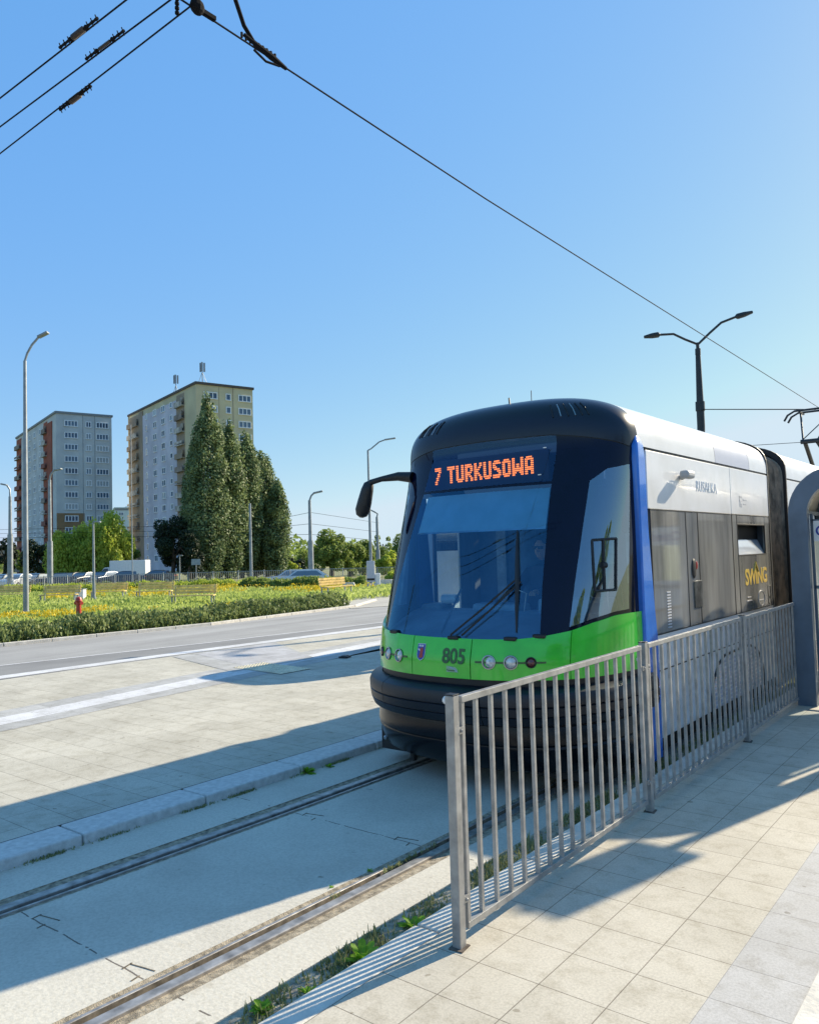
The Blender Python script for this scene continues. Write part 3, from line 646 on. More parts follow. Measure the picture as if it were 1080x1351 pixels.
# bellows between sections
for bi in range(3):
    y0, y1 = bodies[bi][1]+.04, bodies[bi+1][0]-.04
    nf = 11; sec = [(-1.14, .12)]+[(-1.14, z) for z in (.6, 1.2, 1.8, 2.3)]
    for k in range(13):
        th = math.pi/2*(1-k/12); sec.append((-1.14*math.sin(th)**(2/3), 2.60+.44*math.cos(th)**(2/3)))
    sec = sec+[(-x, z) for x, z in sec[-2::-1]]; n = len(sec)-1
    def P(u, v):
        x, z = sec[int(round(u*n))]; j = int(round(v*2*nf)); k = 1 if j % 2 == 0 else .955
        return Vector((XC+x*k, L(y0, y1, v), z*(1 if j % 2 == 0 else .985)))
    b = MB(TL); b.grid(P, n, 2*nf); b.build('bellows', MT['bellows'], tram)
    for yy in (bodies[bi][1]+.015, bodies[bi+1][0]-.02):
        b = MB(TL); sc_ = 1.035
        b.grid(lambda u, v: Vector((XC+sec[int(round(u*n))][0]*sc_*(1.0 if v in (0, 1) else 1.0), yy-.02+.04*v, min(sec[int(round(u*n))][1]*1.03, 3.135))), n, 1); 
        b.grid(lambda u, v: Vector((XC+sec[int(round(u*n))][0]*(sc_-.06*v), yy-.02, min(sec[int(round(u*n))][1]*1.03, 3.135)-.05*v)), n, 1); b.build('bellows_rim', MT['rubber'], tram)
# mirror on its arm
b = MB(TL); pts = [S(-.9, 2.50), Vector((-4.92, 6.02, 2.52)), Vector((-5.06, 5.93, 2.50)), Vector((-5.17, 5.9, 2.475)), Vector((-5.215, 5.9, 2.43))]
b.tube(pts, [.055, .045, .028, .03, .03], 10); arm = b.build('mirror_arm', MT['rubber'], tram, smooth=True)
b = MB(TL); pts = [(-5.19, 5.9, 2.485), (-5.20, 5.9, 2.46), (-5.225, 5.9, 2.40), (-5.265, 5.9, 2.28), (-5.295, 5.9, 2.20), (-5.31, 5.9, 2.15), (-5.315, 5.9, 2.13)]
b.tube(pts, [.02, .05, .062, .072, .074, .055, .02], 14); o = b.build('mirror_housing', MT['rubber'], arm, smooth=True)
# LED destination text
FONT = {'7': ['11111', '11111', '00011', '00110', '00110', '01100', '01100', '11000', '11000'],
'T': ['111111', '111111', '001100', '001100', '001100', '001100', '001100', '001100', '001100'],
'U': ['110011', '110011', '110011', '110011', '110011', '110011', '110011', '111111', '011110'],
'R': ['111110', '111111', '110011', '110011', '111110', '111100', '110110', '110011', '110011'],
'K': ['110011', '110011', '110110', '111100', '111000', '111100', '110110', '110011', '110011'],
'S': ['011110', '111111', '110000', '111000', '011110', '000111', '000011', '111111', '111110'],
'O': ['011110', '111111', '110011', '110011', '110011', '110011', '110011', '111111', '011110'],
'W': ['11000011', '11000011', '11000011', '11011011', '11011011', '11111111', '11111111', '11100111', '11000011'],
'A': ['011110', '111111', '110011', '110011', '110011', '111111', '111111', '110011', '110011']}
colx = 0; cells = []
for ch in '7 TURKUSOWA':
    if ch == ' ': colx += 4; continue
    gph = FONT[ch]
    for r in range(9):
        for c in range(len(gph[0])):
            if gph[r][c] == '1': cells.append((colx+c, 8-r))
    colx += len(gph[0])+1
X0_, X1_ = -4.475, -3.405; W_ = colx-1
b = MB(TL); b.box(((X0_+X1_)/2, 6.055, 2.49), (1.36, .03, .27)); b.build('display_board', MT['rubber'], tram)
for nm, lo_, hi_ in (('route_number', 0, 6), ('destination_text', 6, 999)):
    b = MB(TL); hw_ = (X1_-X0_)/W_*.39; hz = .0064
    for c, r in cells:
        if not lo_ <= c < hi_: continue
        x = L(X0_, X1_, (c+.5)/W_); z = L(2.398, 2.560, (r+.5)/9)+.022*(c/W_)
        q = [(-hw_, -hz*.5), (-hw_*.5, -hz), (hw_*.5, -hz), (hw_, -hz*.5), (hw_, hz*.5), (hw_*.5, hz), (-hw_*.5, hz), (-hw_, hz*.5)]
        b.add([(x+px_, 6.034, z+pz_) for px_, pz_ in q], [tuple(range(8))])
    b.build(nm, MT['led'], tram)
b = MB(TL)
for aa, zz in ((.40, 2.625), (.40, 2.385)):
    b.box(S(aa, zz, .004), (.03, .004, .008))
b.build('sign_clips', MT['plainwhite'], tram)
# sun blind, dashboard, interior
patch('sun_blind', (-.50, .53), (-.49, .50), 1.95, 2.29, MT['blind'], 30, 6, off=-.04)
patch('blind_bar', (-.50, .53), (-.50, .53), 1.94, 1.955, MT['steelint'], 30, 1, off=-.035)
b = MB(TL)
n_ = 24
def P(u, v):
    a = L(-1.35, 1.35, u); k = v; p = S(a, 1.10, -.03); q = Vector((XC+(p.x-XC)*.9, 6.35, 1.24)); w1 = p.lerp(q, k); w1.z = 1.05+.16*math.sin(min(1, k*1.6)*math.pi/2); return w1
b.grid(P, n_, 8); b.build('dashboard', MT['dash'], tram, smooth=True)
b = MB(TL); b.box((-3.15, 6.25, 1.26), (.62, .3, .14)); b.box((-3.95, 6.3, 1.22), (.5, .25, .1)); b.box((-4.62, 6.2, 1.20), (.24, .22, .13)); b.build('console', MT['dash'], tram, bev=.03)
b = MB(TL); b.tube([(-4.54, 6.2, 1.30), (-4.38, 6.2, 1.31)], [.05, .04], 10); b.build('white_cup', MT['plainwhite'], tram)
b = MB(TL); b.tube([S(-.017, 1.10, -.015), S(.024, 1.46, -.015)], .009, 6); b.build('wiper_arm', MT['steelint'], tram)
b = MB(TL); b.tube([(-3.56, 6.05, 1.22), (-3.53, 6.05, 1.38), (-3.62, 6.05, 1.41)], .006, 6); b.build('microphone', MT['steelint'], tram)
b = MB(TL); b.box((XC+.12, 7.45, 1.35), (2.05, .05, 2.4)); b.build('cab_partition', MT['dark_int'], tram)
b = MB(TL); b.tube([(-4.12, 7.25, .2), (-4.12, 7.25, 2.5)], .16, 16); b.tube([(-3.72, 7.3, .2), (-3.72, 7.3, 2.5)], .10, 16); b.build('cab_curtain', mat('blue curtain', (.09, .17, .27), .8, var=.2), tram, smooth=True)
b = MB(TL)
for x0_, z0_, sx, sz in ((-3.35, 1.75, .10, .32), (-3.05, 1.65, .26, .5), (-4.62, 1.5, .12, 1.1)): b.box((x0_, 7.41, z0_), (sx, .02, sz))
b.build('partition_window', mat('pale interior panel', (.30, .40, .50), .3, var=.3), tram)
b = MB(TL); b.box((-3.8, 6.95, 2.60), (2.1, 1.2, .04)); b.build('cab_ceiling', MT['dark_int'], tram)
b = MB(TL); b.box((-3.88, 7.05, 1.0), (.44, .42, .12)); b.box((-3.88, 7.27, 1.35), (.42, .10, .68)); b.box((-3.88, 7.28, 1.75), (.26, .08, .16)); b.build('driver_seat', MT['cloth'], tram, bev=.04)
b = MB(TL)
for k in range(20):
    t0, t1 = 2*math.pi*k/20, 2*math.pi*(k+1)/20
    b.tube([(-2.74+.01*math.cos(t0), 6.12+.13*math.cos(t0), 1.34+.17*math.sin(t0)), (-2.74+.01*math.cos(t1), 6.12+.13*math.cos(t1), 1.34+.17*math.sin(t1))], .006, 5)
b.build('cab_handle', MT['steelint'], tram)
b = MB(TL); b.box((-2.72, 6.38, 1.95), (.05, .16, .15)); b.box((-2.75, 6.36, 2.25), (.1, .12, .2)); b.build('cab_monitor', MT['bumper'], tram, bev=.02)
b = MB(TL)
fr_ = [(.961, 1.822), (1.22, 1.83), (1.244, 1.42), (1.035, 1.418), (.961, 1.822)]
for (q0, q1) in zip(fr_[:-1], fr_[1:]): b.tube([S(L(q0[0], q1[0], k/5), L(q0[1], q1[1], k/5), .004) for k in range(6)], .011, 6)
b.tube([S(1.073, 1.824, .004), S(1.10, 1.62, .004), S(1.126, 1.42, .004)], .012, 6); b.tube([S(1.075, 1.62, .008), S(1.12, 1.62, .008)], .025, 6)
b.build('sliding_window_frame', MT['rubber'], tram)
# wipers on the outside
for nm, pts in (('wiper', [((.036, 1.085), .03), ((.22, 1.30), .05), ((.40, 1.524), .03)]), ('wiper', [((.10, 1.085), .03), ((.27, 1.29), .05), ((.43, 1.50), .03)])):
    b = MB(TL); b.tube([S(a, z, o_) for (a, z), o_ in pts], .008, 6); wp = b.build(nm, MT['rubber'], tram)
b = MB(TL); b.tube([S(.326, 1.91, .02), S(.36, 1.72, .025), S(.40, 1.52, .028), S(.43, 1.30, .025), S(.455, 1.12, .02)], [.006, .014, .02, .014, .006], 6); b.build('wiper_blade', MT['rubber'], tram)
for a_ in (.05, .42, .62, -.42):
    b = MB(TL); b.box(S(a_, gt(a_)+.006, .012), (.10, .05, .03), rz=a_*.5); b.build('wiper_mount', MT['rubber'], tram, bev=.008)
# pantograph
pt = Vector((XC, 20.2, 3.15)); 
b = MB(TL)
b.box((XC, 20.2, 3.22), (1.3, 1.5, .08)); b.box((XC-.5, 19.7, 3.18), (.12, .12, .12)); b.box((XC+.5, 19.7, 3.18), (.12, .12, .12)); pan = b.build('pantograph', MT['blackpole'], tram)
b = MB(TL); b.tube([(XC-.25, 20.7, 3.25), (XC-.12, 19.0, 3.95)], .045, 8); b.tube([(XC+.25, 20.7, 3.25), (XC+.12, 19.0, 3.95)], .045, 8); b.tube([(XC-.2, 19.0, 3.95), (XC+.2, 19.0, 3.95)], .05, 8); b.build('lower_arm', MT['blackpole'], pan)
b = MB(TL)
for sx in (-1, 1): b.tube([(XC+sx*.15, 19.0, 3.98), (XC+sx*.36, 19.9, 4.72)], .022, 6)
b.tube([(XC-.15, 19.0, 4.0), (XC+.34, 19.9, 4.7)], .012, 5); b.build('upper_arm', MT['blackpole'], pan)
b = MB(TL)
for dy in (-.18, .18):
    b.tube([(XC-.68, 19.9+dy, 4.55), (XC-.60, 19.9+dy, 4.68), (XC-.45, 19.9+dy, 4.76), (XC+.45, 19.9+dy, 4.76), (XC+.60, 19.9+dy, 4.68), (XC+.68, 19.9+dy, 4.55)], .026, 6)
for sx in (-.34, .34): b.box((XC+sx, 19.9, 4.72), (.04, .42, .04))
b.build('collector_head', MT['blackpole'], pan)
# driver (seated behind the screen)
def skinned(name, pts, edges, radii, m, parent, sub=2, base=(0, 0, 0)):
    me = bpy.data.meshes.new(name); me.from_pydata([tuple(Vector(p)-Vector(base)) for p in pts], edges, []); me.materials.append(m)
    o = link(name, me, parent); s = o.modifiers.new('skin', 'SKIN')
    for i, r in enumerate(radii): me.skin_vertices[0].data[i].radius = (r, r) if not isinstance(r, tuple) else r
    me.skin_vertices[0].data[0].use_root = True; s.use_smooth_shade = True
    o.modifiers.new('sub', 'SUBSURF').levels = sub; o.modifiers['sub'].render_levels = sub; return o
dp = thing('person', (-3.88, 7.02, 1.05), 'tram driver in a dark shirt and sunglasses seated behind the windscreen holding the controls', 'person')
DB = dp.location
P_ = [(-3.88, 7.05, 1.12), (-3.88, 7.08, 1.32), (-3.88, 7.07, 1.50), (-3.88, 7.05, 1.60), (-3.88, 7.03, 1.68),
      (-3.69, 7.04, 1.53), (-3.63, 6.86, 1.33), (-3.73, 6.60, 1.36), (-4.07, 7.04, 1.53), (-4.13, 6.84, 1.32), (-4.03, 6.58, 1.36),
      (-3.78, 6.75, 1.12), (-3.78, 6.50, 1.08), (-3.98, 6.75, 1.12), (-3.98, 6.50, 1.08)]
E_ = [(0, 1), (1, 2), (2, 3), (3, 4), (2, 5), (5, 6), (6, 7), (2, 8), (8, 9), (9, 10), (0, 11), (11, 12), (0, 13), (13, 14)]
r = [.15, .14, .15, .07, .055, .065, .045, .035, .065, .045, .035, .085, .06, .085, .06]
skinned('driver_body', P_, E_, r, MT['cloth'], dp, base=DB)
b = MB(DB); b.ball((-3.88, 6.99, 1.765), .098, 16, (.80, .95, 1.18)); b.ball((-3.88, 6.895, 1.755), .018, 8, (.8, 1.3, 1.5)); b.ball((-3.96, 7.0, 1.76), .025, 8, (.4, .8, 1.2)); b.ball((-3.80, 7.0, 1.76), .025, 8, (.4, .8, 1.2)); b.box((-3.88, 6.905, 1.715), (.045, .012, .010))
for hx in (-3.73, -4.03):
    b.ball((hx, 6.56, 1.36), .038, 8, (.9, 1.1, .6))
    for k in range(4): b.tube([(hx-.027+.018*k, 6.53, 1.365), (hx-.027+.018*k, 6.50, 1.35), (hx-.027+.018*k, 6.495, 1.325)], .008, 6)
    b.tube([(hx+.035, 6.56, 1.36), (hx+.045, 6.52, 1.345)], .009, 6)
b.build('face_and_hands', MT['skin'], dp, smooth=True)
b = MB(DB); b.ball((-3.88, 7.01, 1.80), .100, 14, (.86, .98, 1.02)); b.build('hair', MT['hair'], dp, smooth=True)
b = MB(DB); b.box((-3.915, 6.893, 1.775), (.052, .012, .032)); b.box((-3.845, 6.893, 1.775), (.052, .012, .032)); b.box((-3.88, 6.893, 1.783), (.03, .008, .008)); b.build('sunglasses', MT['rubber'], dp, bev=.005)
# ================================================================== FENCE in the foreground
fy = [2.933, 5.145, 7.399, 9.55]; FX = -2.12
fence = thing('pedestrian_fence', (FX, fy[0], 0), 'galvanised steel bar fence running along the pavement beside the tram', 'fence'); FL = fence.location
for k, y in enumerate(fy):
    b = MB(FL); b.box((FX, y, .5575), (.046, .046, 1.115)); p = b.build('post', MT['galv'], fence, bev=.004)
    b = MB(FL); b.box((FX, y, 1.118), (.050, .050, .006)); b.build('post_cap', MT['blackpole'], p, bev=.002)
    if k in (0, 1): 
        b = MB(FL); b.ball((FX-.03, y, 1.09 if k == 0 else 1.0), .020, 10); b.build('reflector', MT['plainwhite'], p, smooth=True)
for k in range(3):
    ya, yb = fy[k]+.058, fy[k+1]-.058
    dz0 = 0
    b = MB(FL); b.box((FX, (ya+yb)/2, 1.087), (.030, yb-ya, .030)); b.box((FX, (ya+yb)/2, .075), (.030, yb-ya, .030))
    for yy in (ya+.012, yb-.012): b.box((FX, yy, .581), (.024, .024, .982))
    pf = b.build('panel_frame', MT['galv'], fence, bev=.002)
    for i in range(15):
        yy = ya+(yb-ya)*(i+1)/16; b = MB(FL); b.box((FX, yy, .581), (.019, .019, .982)); b.build('bar', MT['galv'], pf)
    b = MB(FL)
    for zz in (.95, .20):
        for yy in (ya-.02, yb+.02): b.box((FX, yy, zz), (.035, .05, .03)); b.ball((FX+.022, yy, zz), .009, 6)
    b.build('clamp', MT['galv'], pf)
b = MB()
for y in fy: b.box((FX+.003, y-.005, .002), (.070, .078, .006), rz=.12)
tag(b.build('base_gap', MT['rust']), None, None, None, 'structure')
# ================================================================== SHELTERS
def shelter(loc, label, sign, W=1.55, n=4, pitch=1.25, leg=.185):
    """arched bus-stop style shelter; local x across, y along; origin at its track-side near corner"""
    t = thing('tram_shelter', loc, label, 'shelter', 'tram stop shelters'); O = Vector(loc); Rr = .50; Hh = 2.56
    def arch(y):
        out = [(0, 0), (0, Hh-Rr)]+[(Rr-Rr*math.cos(th), Hh-Rr+Rr*math.sin(th)) for th in [math.pi/2*k/10 for k in range(1, 11)]]
        out += [(W-Rr+Rr*math.sin(th), Hh-Rr+Rr*math.cos(th)) for th in [math.pi/2*k/10 for k in range(0, 11)]]+[(W, 0)]
        inn = [(leg, 0), (leg, Hh-Rr)]+[(Rr-(Rr-leg)*math.cos(th), Hh-Rr+(Rr-leg)*math.sin(th)) for th in [math.pi/2*k/10 for k in range(1, 11)]]
        inn += [(W-Rr+(Rr-leg)*math.sin(th), Hh-Rr+(Rr-leg)*math.cos(th)) for th in [math.pi/2*k/10 for k in range(0, 11)]]+[(W-leg, 0)]
        b = MB(O); m = len(out); d = .11
        vs = []
        for yy in (y, y+d):
            for (x, z) in out: vs.append(O+Vector((x, yy, z)))
            for (x, z) in inn: vs.append(O+Vector((x, yy, z)))
        fs = []
        for i in range(m-1):
            fs += [(i, i+1, m+i+1, m+i), (2*m+i, 3*m+i, 3*m+i+1, 2*m+i+1), (i, 2*m+i, 2*m+i+1, i+1), (m+i, m+i+1, 3*m+i+1, 3*m+i)]
        b.add(vs, fs); return b
    for k in range(n): arch(k*pitch).build('arch_frame', MT['shelter'], t)
    Ln = (n-1)*pitch
    b = MB(O)
    sec = [(.03, Hh-Rr)]+[(Rr-(Rr-.03)*math.cos(th), Hh-Rr+(Rr-.03)*math.sin(th)) for th in [math.pi/2*k/8 for k in range(1, 9)]]; sec += [(W-x, z) for x, z in sec[::-1]]
    m = len(sec)-1; b.grid(lambda u, v: O+Vector((sec[int(round(u*m))][0], .05+Ln*v, sec[int(round(u*m))][1]-.01)), m, 1); b.build('roof_shell', MT['alu'], t, smooth=True)
    b = MB(O)
    for k in range(7): b.box(O+Vector((.3+k*(W-.6)/6, Ln/2+.05, Hh-.16)), (.03, Ln, .05))
    b.build('roof_slats', MT['alu'], t)
    for k in range(n-1):
        b = MB(O); y0 = k*pitch+.12; y1 = (k+1)*pitch-.01
        b.box(O+Vector((.09, (y0+y1)/2, 1.18)), (.012, y1-y0, 1.75)); b.build('side_glass', MT['clear'] if k else MT['clear'], t)
        b = MB(O)
        for zz in (.28, 2.08): b.box(O+Vector((.09, (y0+y1)/2, zz)), (.035, y1-y0, .04))
        b.build('glass_frame', MT['shelter'], t)
        b = MB(O); b.box(O+Vector((.105, (y0+y1)/2, 1.25)), (.008, (y1-y0)*.9, 1.2)); b.build('timetable_poster', MT['plainwhite'], t, bev=.002)
    b = MB(O); b.box(O+Vector((.75, 1.5, .45)), (.36, 2.0, .05))
    for yy in (.7, 2.3): b.box(O+Vector((.75, yy, .21)), (.06, .06, .42))
    b.build('shelter_bench', MT['wood'], t, bev=.005)
    if sign:
        b = MB(O); b.box(O+Vector((.19, .20, 1.03)), (.03, .03, 2.06)); b.box(O+Vector((1.33, .20, 1.03)), (.03, .03, 2.06))
        for zz in (.22, 1.26, 1.98): b.box(O+Vector((.76, .20, zz)), (1.14, .03, .035))
        b.build('end_frame', MT['shelter'], t)
        b = MB(O); b.box(O+Vector((.76, .21, 1.12)), (1.1, .010, 1.7)); b.build('end_glass', MT['clear'], t)
        b = MB(O); b.box(O+Vector((.76, .195, .88)), (1.0, .008, .9)); b.build('end_poster', mat('pale map poster', (.60, .66, .72), .3, var=.15, scale=6), t)
        b = MB(O); b.box(O+Vector((.77, .170, 1.87)), (1.12, .012, .22)); sb = b.build('name_board', MT['plainwhite'], t)
        o = text('stop_name', 'Osiedle', .16, MT['signtext'], t, Matrix.Translation(O+Vector((.475, .162, 1.865)))@Matrix.Rotation(math.pi/2, 4, 'X'), .001, 1, .002)
        o.parent = sb; o.location = (0, 0, 0)
    return t
shelter((-2.12, 9.28, 0), 'blue grey arched tram shelter with white name board at the right end of the fence', True)
shelter((-9.4, 12.3, -.08), 'blue grey arched tram shelter added unseen behind the tram cab to shade the far platform', False, W=2.0)  # hidden shelter, added and sized for its shadow on the platform
B = Vector((-.52, 9.6, 0)); t = thing('added_shadow_sign', B, 'unseen flag board on a post, added to cast a second shadow on the pavement', 'sign')  # board outside the frame, added for the pavement's second shadow lobe
b = MB(B); b.tube([B, B+Vector((0, 0, 3.3))], .04, 10); b.build('post', MT['shelter'], t)
b = MB(B); b.box(B+Vector((-.02, 0, 2.98)), (.42, .06, .62)); b.build('flag_board', MT['plainwhite'], t, bev=.02)
# ================================================================== OVERHEAD LINE
def wire(name, pts, r, label, cat='wire', group=None, sag=0, extra=None):
    t = thing(name, pts[0], label, cat, group); O = Vector(pts[0])
    P2 = []
    for a, c in zip(pts[:-1], pts[1:]):
        a, c = Vector(a), Vector(c)
        for k in range(12):
            u = k/12; p = a.lerp(c, u); p.z -= sag*4*u*(1-u); P2.append(p)
    P2.append(Vector(pts[-1])); b = MB(O); b.tube(P2, r, 5); b.build('cable', MT['wire'], t); return t, O
def insulator(t, O, p, d, ln, fat, ring=True):
    d = Vector(d).normalized(); p = Vector(p); up = Vector((0, 0, 1)); sd = d.cross(up).normalized()
    b = MB(O); m = 9
    for k in range(m):
        q = p+d*ln*(k/(m-1)-.5); b.tube([q-d*.008, q, q+d*.008], [fat*.5, fat, fat*.5], 8)
    b.build('insulator', mat('brown insulator', (.05, .035, .03), .5), t)
    for e in (-1, 1):
        b = MB(O); b.tube([p+d*e*ln*.5, p+d*e*(ln*.5+.16)], .008, 5)
        for k in range(3):
            q = p+d*e*(ln*.5+.05+.05*k); b.tube([q-up*.022-sd*.01, q+up*.022+sd*.01], .004, 5); b.tube([q-d*.012, q+d*.012], .010, 6)
        q = p+d*e*(ln*.5+.03); b.ball(q, .015, 8)
        b.build('wire_clamp', MT['wire'], t)
t, O = wire('contact_wire', [(-3.8, -6, 5.15), (-3.8, 2.75, 5.081), (-3.8, 6.03, 4.99), (-3.8, 20.0, 4.82), (-3.8, 60, 4.9)], .0065, 'black contact wire running diagonally across the sky above the tram', group='overhead wires')
b = MB(O); b.tube([(-3.8, 3.22, 5.11), (-3.8, 3.45, 5.075), (-3.8, 3.58, 5.055)], [.012, .022, .012], 6)
for k in range(9): b.tube([(-3.8, 3.2+.035*k, 5.082-.0007*k), (-3.8, 3.2+.035*k, 5.115-.0007*k)], .009, 5)
b.tube([(-3.8, 3.3, 5.05), (-3.8, 3.40, 5.02), (-3.8, 3.52, 5.045)], .008, 6); b.build('splice_clamp', MT['wire'], t)
b = MB(O); b.ball((-3.8, 2.86, 5.10), .05, 12, (.7, 1, 1)); b.box((-3.8, 2.93, 5.09), (.03, .12, .025)); b.build('section_insulator', MT['wire'], t)
zw = 5.1
for (xa, ya), (xb, yb), nm, (ix, iy), ln, ft in (((-5.65, 2.52), (-4.07, 2.55), 'uppermost of three at the top left of the sky', (102, 43), .12, .02), ((-6.03, 2.69), (-3.87, 2.72), 'middle one of three at the top left of the sky', (143, 62), .12, .012), ((-6.42, 2.87), (-3.80, 2.83), 'lowest of three at top left, meeting the diagonal wire', (96, 128), .12, .022)):
    dx, dy = xb-xa, yb-ya; ex = (-13.0-xa)/dx
    A = (-13.0, ya+dy*ex, zw+.05); B_ = (xb, yb, zw) if nm.startswith('lowest') else (xb+2.5, yb+dy/dx*2.5, zw)
    t, O = wire('span_wire', [A, (xa, ya, zw), B_], .0055, 'thin black span wire, '+nm, group='overhead wires')
    v = w_ + r_*((ix-540)/FPX) - u_*((iy-675.5)/FPX); k = (zw-EYE)/v.z; p = Vector((v.x*k, ya, zw)); insulator(t, O, p, (dx, dy, 0), ln, ft)
    if nm.startswith('lowest'):
        b = MB(O); q = Vector((-3.96, 2.83, zw))
        for k in range(4): b.ball(q+Vector((0, 0, .02+.03*k)), .016, 6)
        b.tube([q, q+Vector((0, 0, .9))], .004, 4); b.build('dropper', MT['wire'], t)
tag(MB().tube([(-3.80, 3.31, 5.09), (-3.80, 3.22, 5.17), (-3.79, 3.12, 5.35), (-3.75, 3.0, 5.7)], .014, 6).build('feeder_cable', MT['wire'], smooth=True), 'short thick black cable curving down to the clamp on the contact wire', 'cable')
# dark catenary mast off to the left carrying the span wires
b = MB(); b.tube([(-13.0, 2.75, -.15), (-13.0, 2.75, 5.6)], [.11, .08], 12); b.tube([(-13.0, 2.75, 5.1), (-12.85, 2.75, 5.1)], .05, 8)
tag(b.build('catenary_mast', MT['blackpole'], smooth=True), 'dark steel mast at the far left holding the span wires', 'mast')
# black double-arm lamp
LB = at(921, 700, 26); LB = Vector((LB.x, LB.y, -.1))
lamp = thing('street_lamp', LB, 'tall black street lamp with two raised arms rising behind the tram', 'street lamp', 'street lamps')
def lp(px, py, d=26): return at(px, py, d)
b = MB(LB); b.tube([LB, lp(924.5, 562), ], [.14, .125], 12); b.tube([lp(924.5, 562), lp(923.3, 536)], .125, 12); b.tube([lp(923.5, 542), lp(923.1, 530)], .15, 12); b.tube([lp(923.2, 532), lp(920.3, 464)], [.115, .08], 12); b.tube([lp(920.4, 468), lp(920.2, 460)], .09, 10); b.tube([lp(920.2, 461), lp(919.7, 452)], .055, 10); b.build('pole', MT['blackpole'], lamp, smooth=True)
for pts, hd in (([(919.7, 454), (903, 447.5), (888, 440.5), (870, 441.5)], [(870, 441.2), (849.5, 444.5)]), ([(920.5, 454), (936, 439), (951, 425.5), (970, 418)], [(970, 418), (992, 411.5)])):
    b = MB(LB); b.tube([lp(*q) for q in pts], .04, 8); a_ = b.build('arm', MT['blackpole'], lamp, smooth=True)
    p, q = lp(*hd[0]), lp(*hd[1]); b = MB(LB); b.tube([p, p.lerp(q, .12), p.lerp(q, .5), q], [.05, .10, .095, .05], 8)
    for k in range(len(b.v)):
        pass
    h_ = b.build('lamp_head', MT['blackpole'], a_, smooth=True)
wire('span_wire', [tuple(lp(923.5, 540)), tuple(at(1075, 540, 22)), (2.0, 22.5, 6.1)], .015, 'thin dark wire stretched level from the black lamp pole above the tram roof', group='overhead wires')
wire('span_wire', [tuple(at(900, 592, 30)), tuple(at(985, 588, 28)), tuple(at(1080, 582, 27))], .010, 'thin dark wire sloping down behind the pantograph, just above the roof', group='overhead wires')
# ================================================================== grey lamps in the distance
def base(px, py_or_none, d):
    p = at(px, 740, d); return Vector((p.x, p.y, gz(p.x, p.y)))
def greylamp(px, d, ytop, armpts, label, r=.085, thick=None, zpole=None, pxt=None, headlen=10):
    B = base(px, None, d); t = thing('street_lamp', B, label, 'street lamp', 'street lamps')
    T = at(pxt if pxt is not None else px, ytop, d); b = MB(B); T2 = Vector((B.x, B.y, T.z))
    if thick:
        zm = at(px, thick, d).z; b.tube([B, (B.x, B.y, zm)], [r*1.6, r*1.5], 12); b.tube([(B.x, B.y, zm), T2], [r, r*.8], 12)
    else: b.tube([B, T2], [r*1.15, r*.65], 12)
    b.build('pole', MT['pole'], t, smooth=True)
    if armpts:
        pts = [T2]+[at(x, y, d) for x, y in armpts]; b = MB(B); b.tube(pts[:-1], r*.5, 8); arm_ = b.build('arm', MT['pole'], t, smooth=True)
        p, q = pts[-2], pts[-1]; dd = (q-p).normalized(); sd = dd.cross(Vector((0, 0, 1))).normalized(); up = sd.cross(dd); Mx = Matrix((dd, sd, up)).transposed()
        b = MB(B); b.box((p+q)/2, ((q-p).length*1.1, r*2.6, r*.9), m=Mx); b.build('lamp_head', MT['pole'], arm_, bev=r*.25)
    b = MB(B); b.tube([B, B+Vector((0, 0, .25))], r*1.9, 12); b.build('base_collar', MT['pole'], t, smooth=True)
    return t
greylamp(34, 27.6, 476, [(36, 466), (42, 455), (51, 444.5), (63, 438.5)], 'tallest grey lamp post at the left edge with curved arm and square head', r=.085, pxt=32)
greylamp(66, 74, 633, [(67, 626), (72, 620), (81, 618.5)], 'grey lamp post in front of the grey tower with thicker lower half', r=.17, thick=714)
greylamp(13.5, 78, 655, [(13, 646), (9, 640), (2, 638.5)], 'grey lamp post at the far left edge with its arm bent left', r=.17, thick=705)
greylamp(123.5, 37, 690, [(124, 688.5), (127, 688.2), (132.5, 688.8)], 'short grey park lamp beside the benches in front of the willows', r=.065)
greylamp(410, 70, 660, [(410.5, 654), (414, 650.5), (425, 648)], 'grey lamp post right of the poplars near the silver car', r=.16, thick=713)
greylamp(489, 47, 594, [(489.3, 592), (500, 583), (508, 580), (521, 578)], 'slim grey lamp post left of the tram mirror with long angled arm', r=.085)
greylamp(498.5, 90, 682, [(498, 678), (495, 676), (489, 673)], 'distant grey lamp post behind the tram mirror', r=.17, thick=725)
greylamp(237, 62, 735, [(237.3, 733), (239, 732.6), (241, 733)], 'low grey park lamp in front of the dark round tree', r=.055)
for px, d, yt, lab, r in ((174.5, 70, 560, 'thin tall grey pole in front of the ochre tower left edge', .05), (331, 74, 664, 'plain grey pole standing in front of the poplars', .15)):
    B = base(px, None, d); b = MB(B); T = at(px, yt, d); b.tube([(0, 0, 0), (0, 0, T.z-B.z)], [r, r*.7], 10); b.o = Vector((0, 0, 0)); b.v = []; b.f = []; b.tube([(0, 0, 0), (0, 0, T.z-B.z)], [r, r*.7], 10)
    t = thing('pole', B, lab, 'pole'); b.build('pole_shaft', MT['pole'], t, smooth=True)
    b = MB(); b.tube([(0, 0, 0), (0, 0, .3)], r*1.7, 10); b.build('pole_foot', MT['pole'], t, smooth=True)
for k, (y0, y1, y2, ya, yb) in enumerate(((697, 690, 700, 0, 0), (702, 697, 706, 0, 0), (707, 705, 711, 0, 0))):
    wire('tram_wire', [tuple(at(-60, y0+3, 95)), tuple(at(331, y1+2, 76)), tuple(at(409, y2-24+k*9, 70)), tuple(at(500, y2-10+k*6, 100))], .018, ('uppermost', 'middle', 'lowest')[k]+' of three thin overhead wires passing in front of the poplars', group='distant overhead wires')
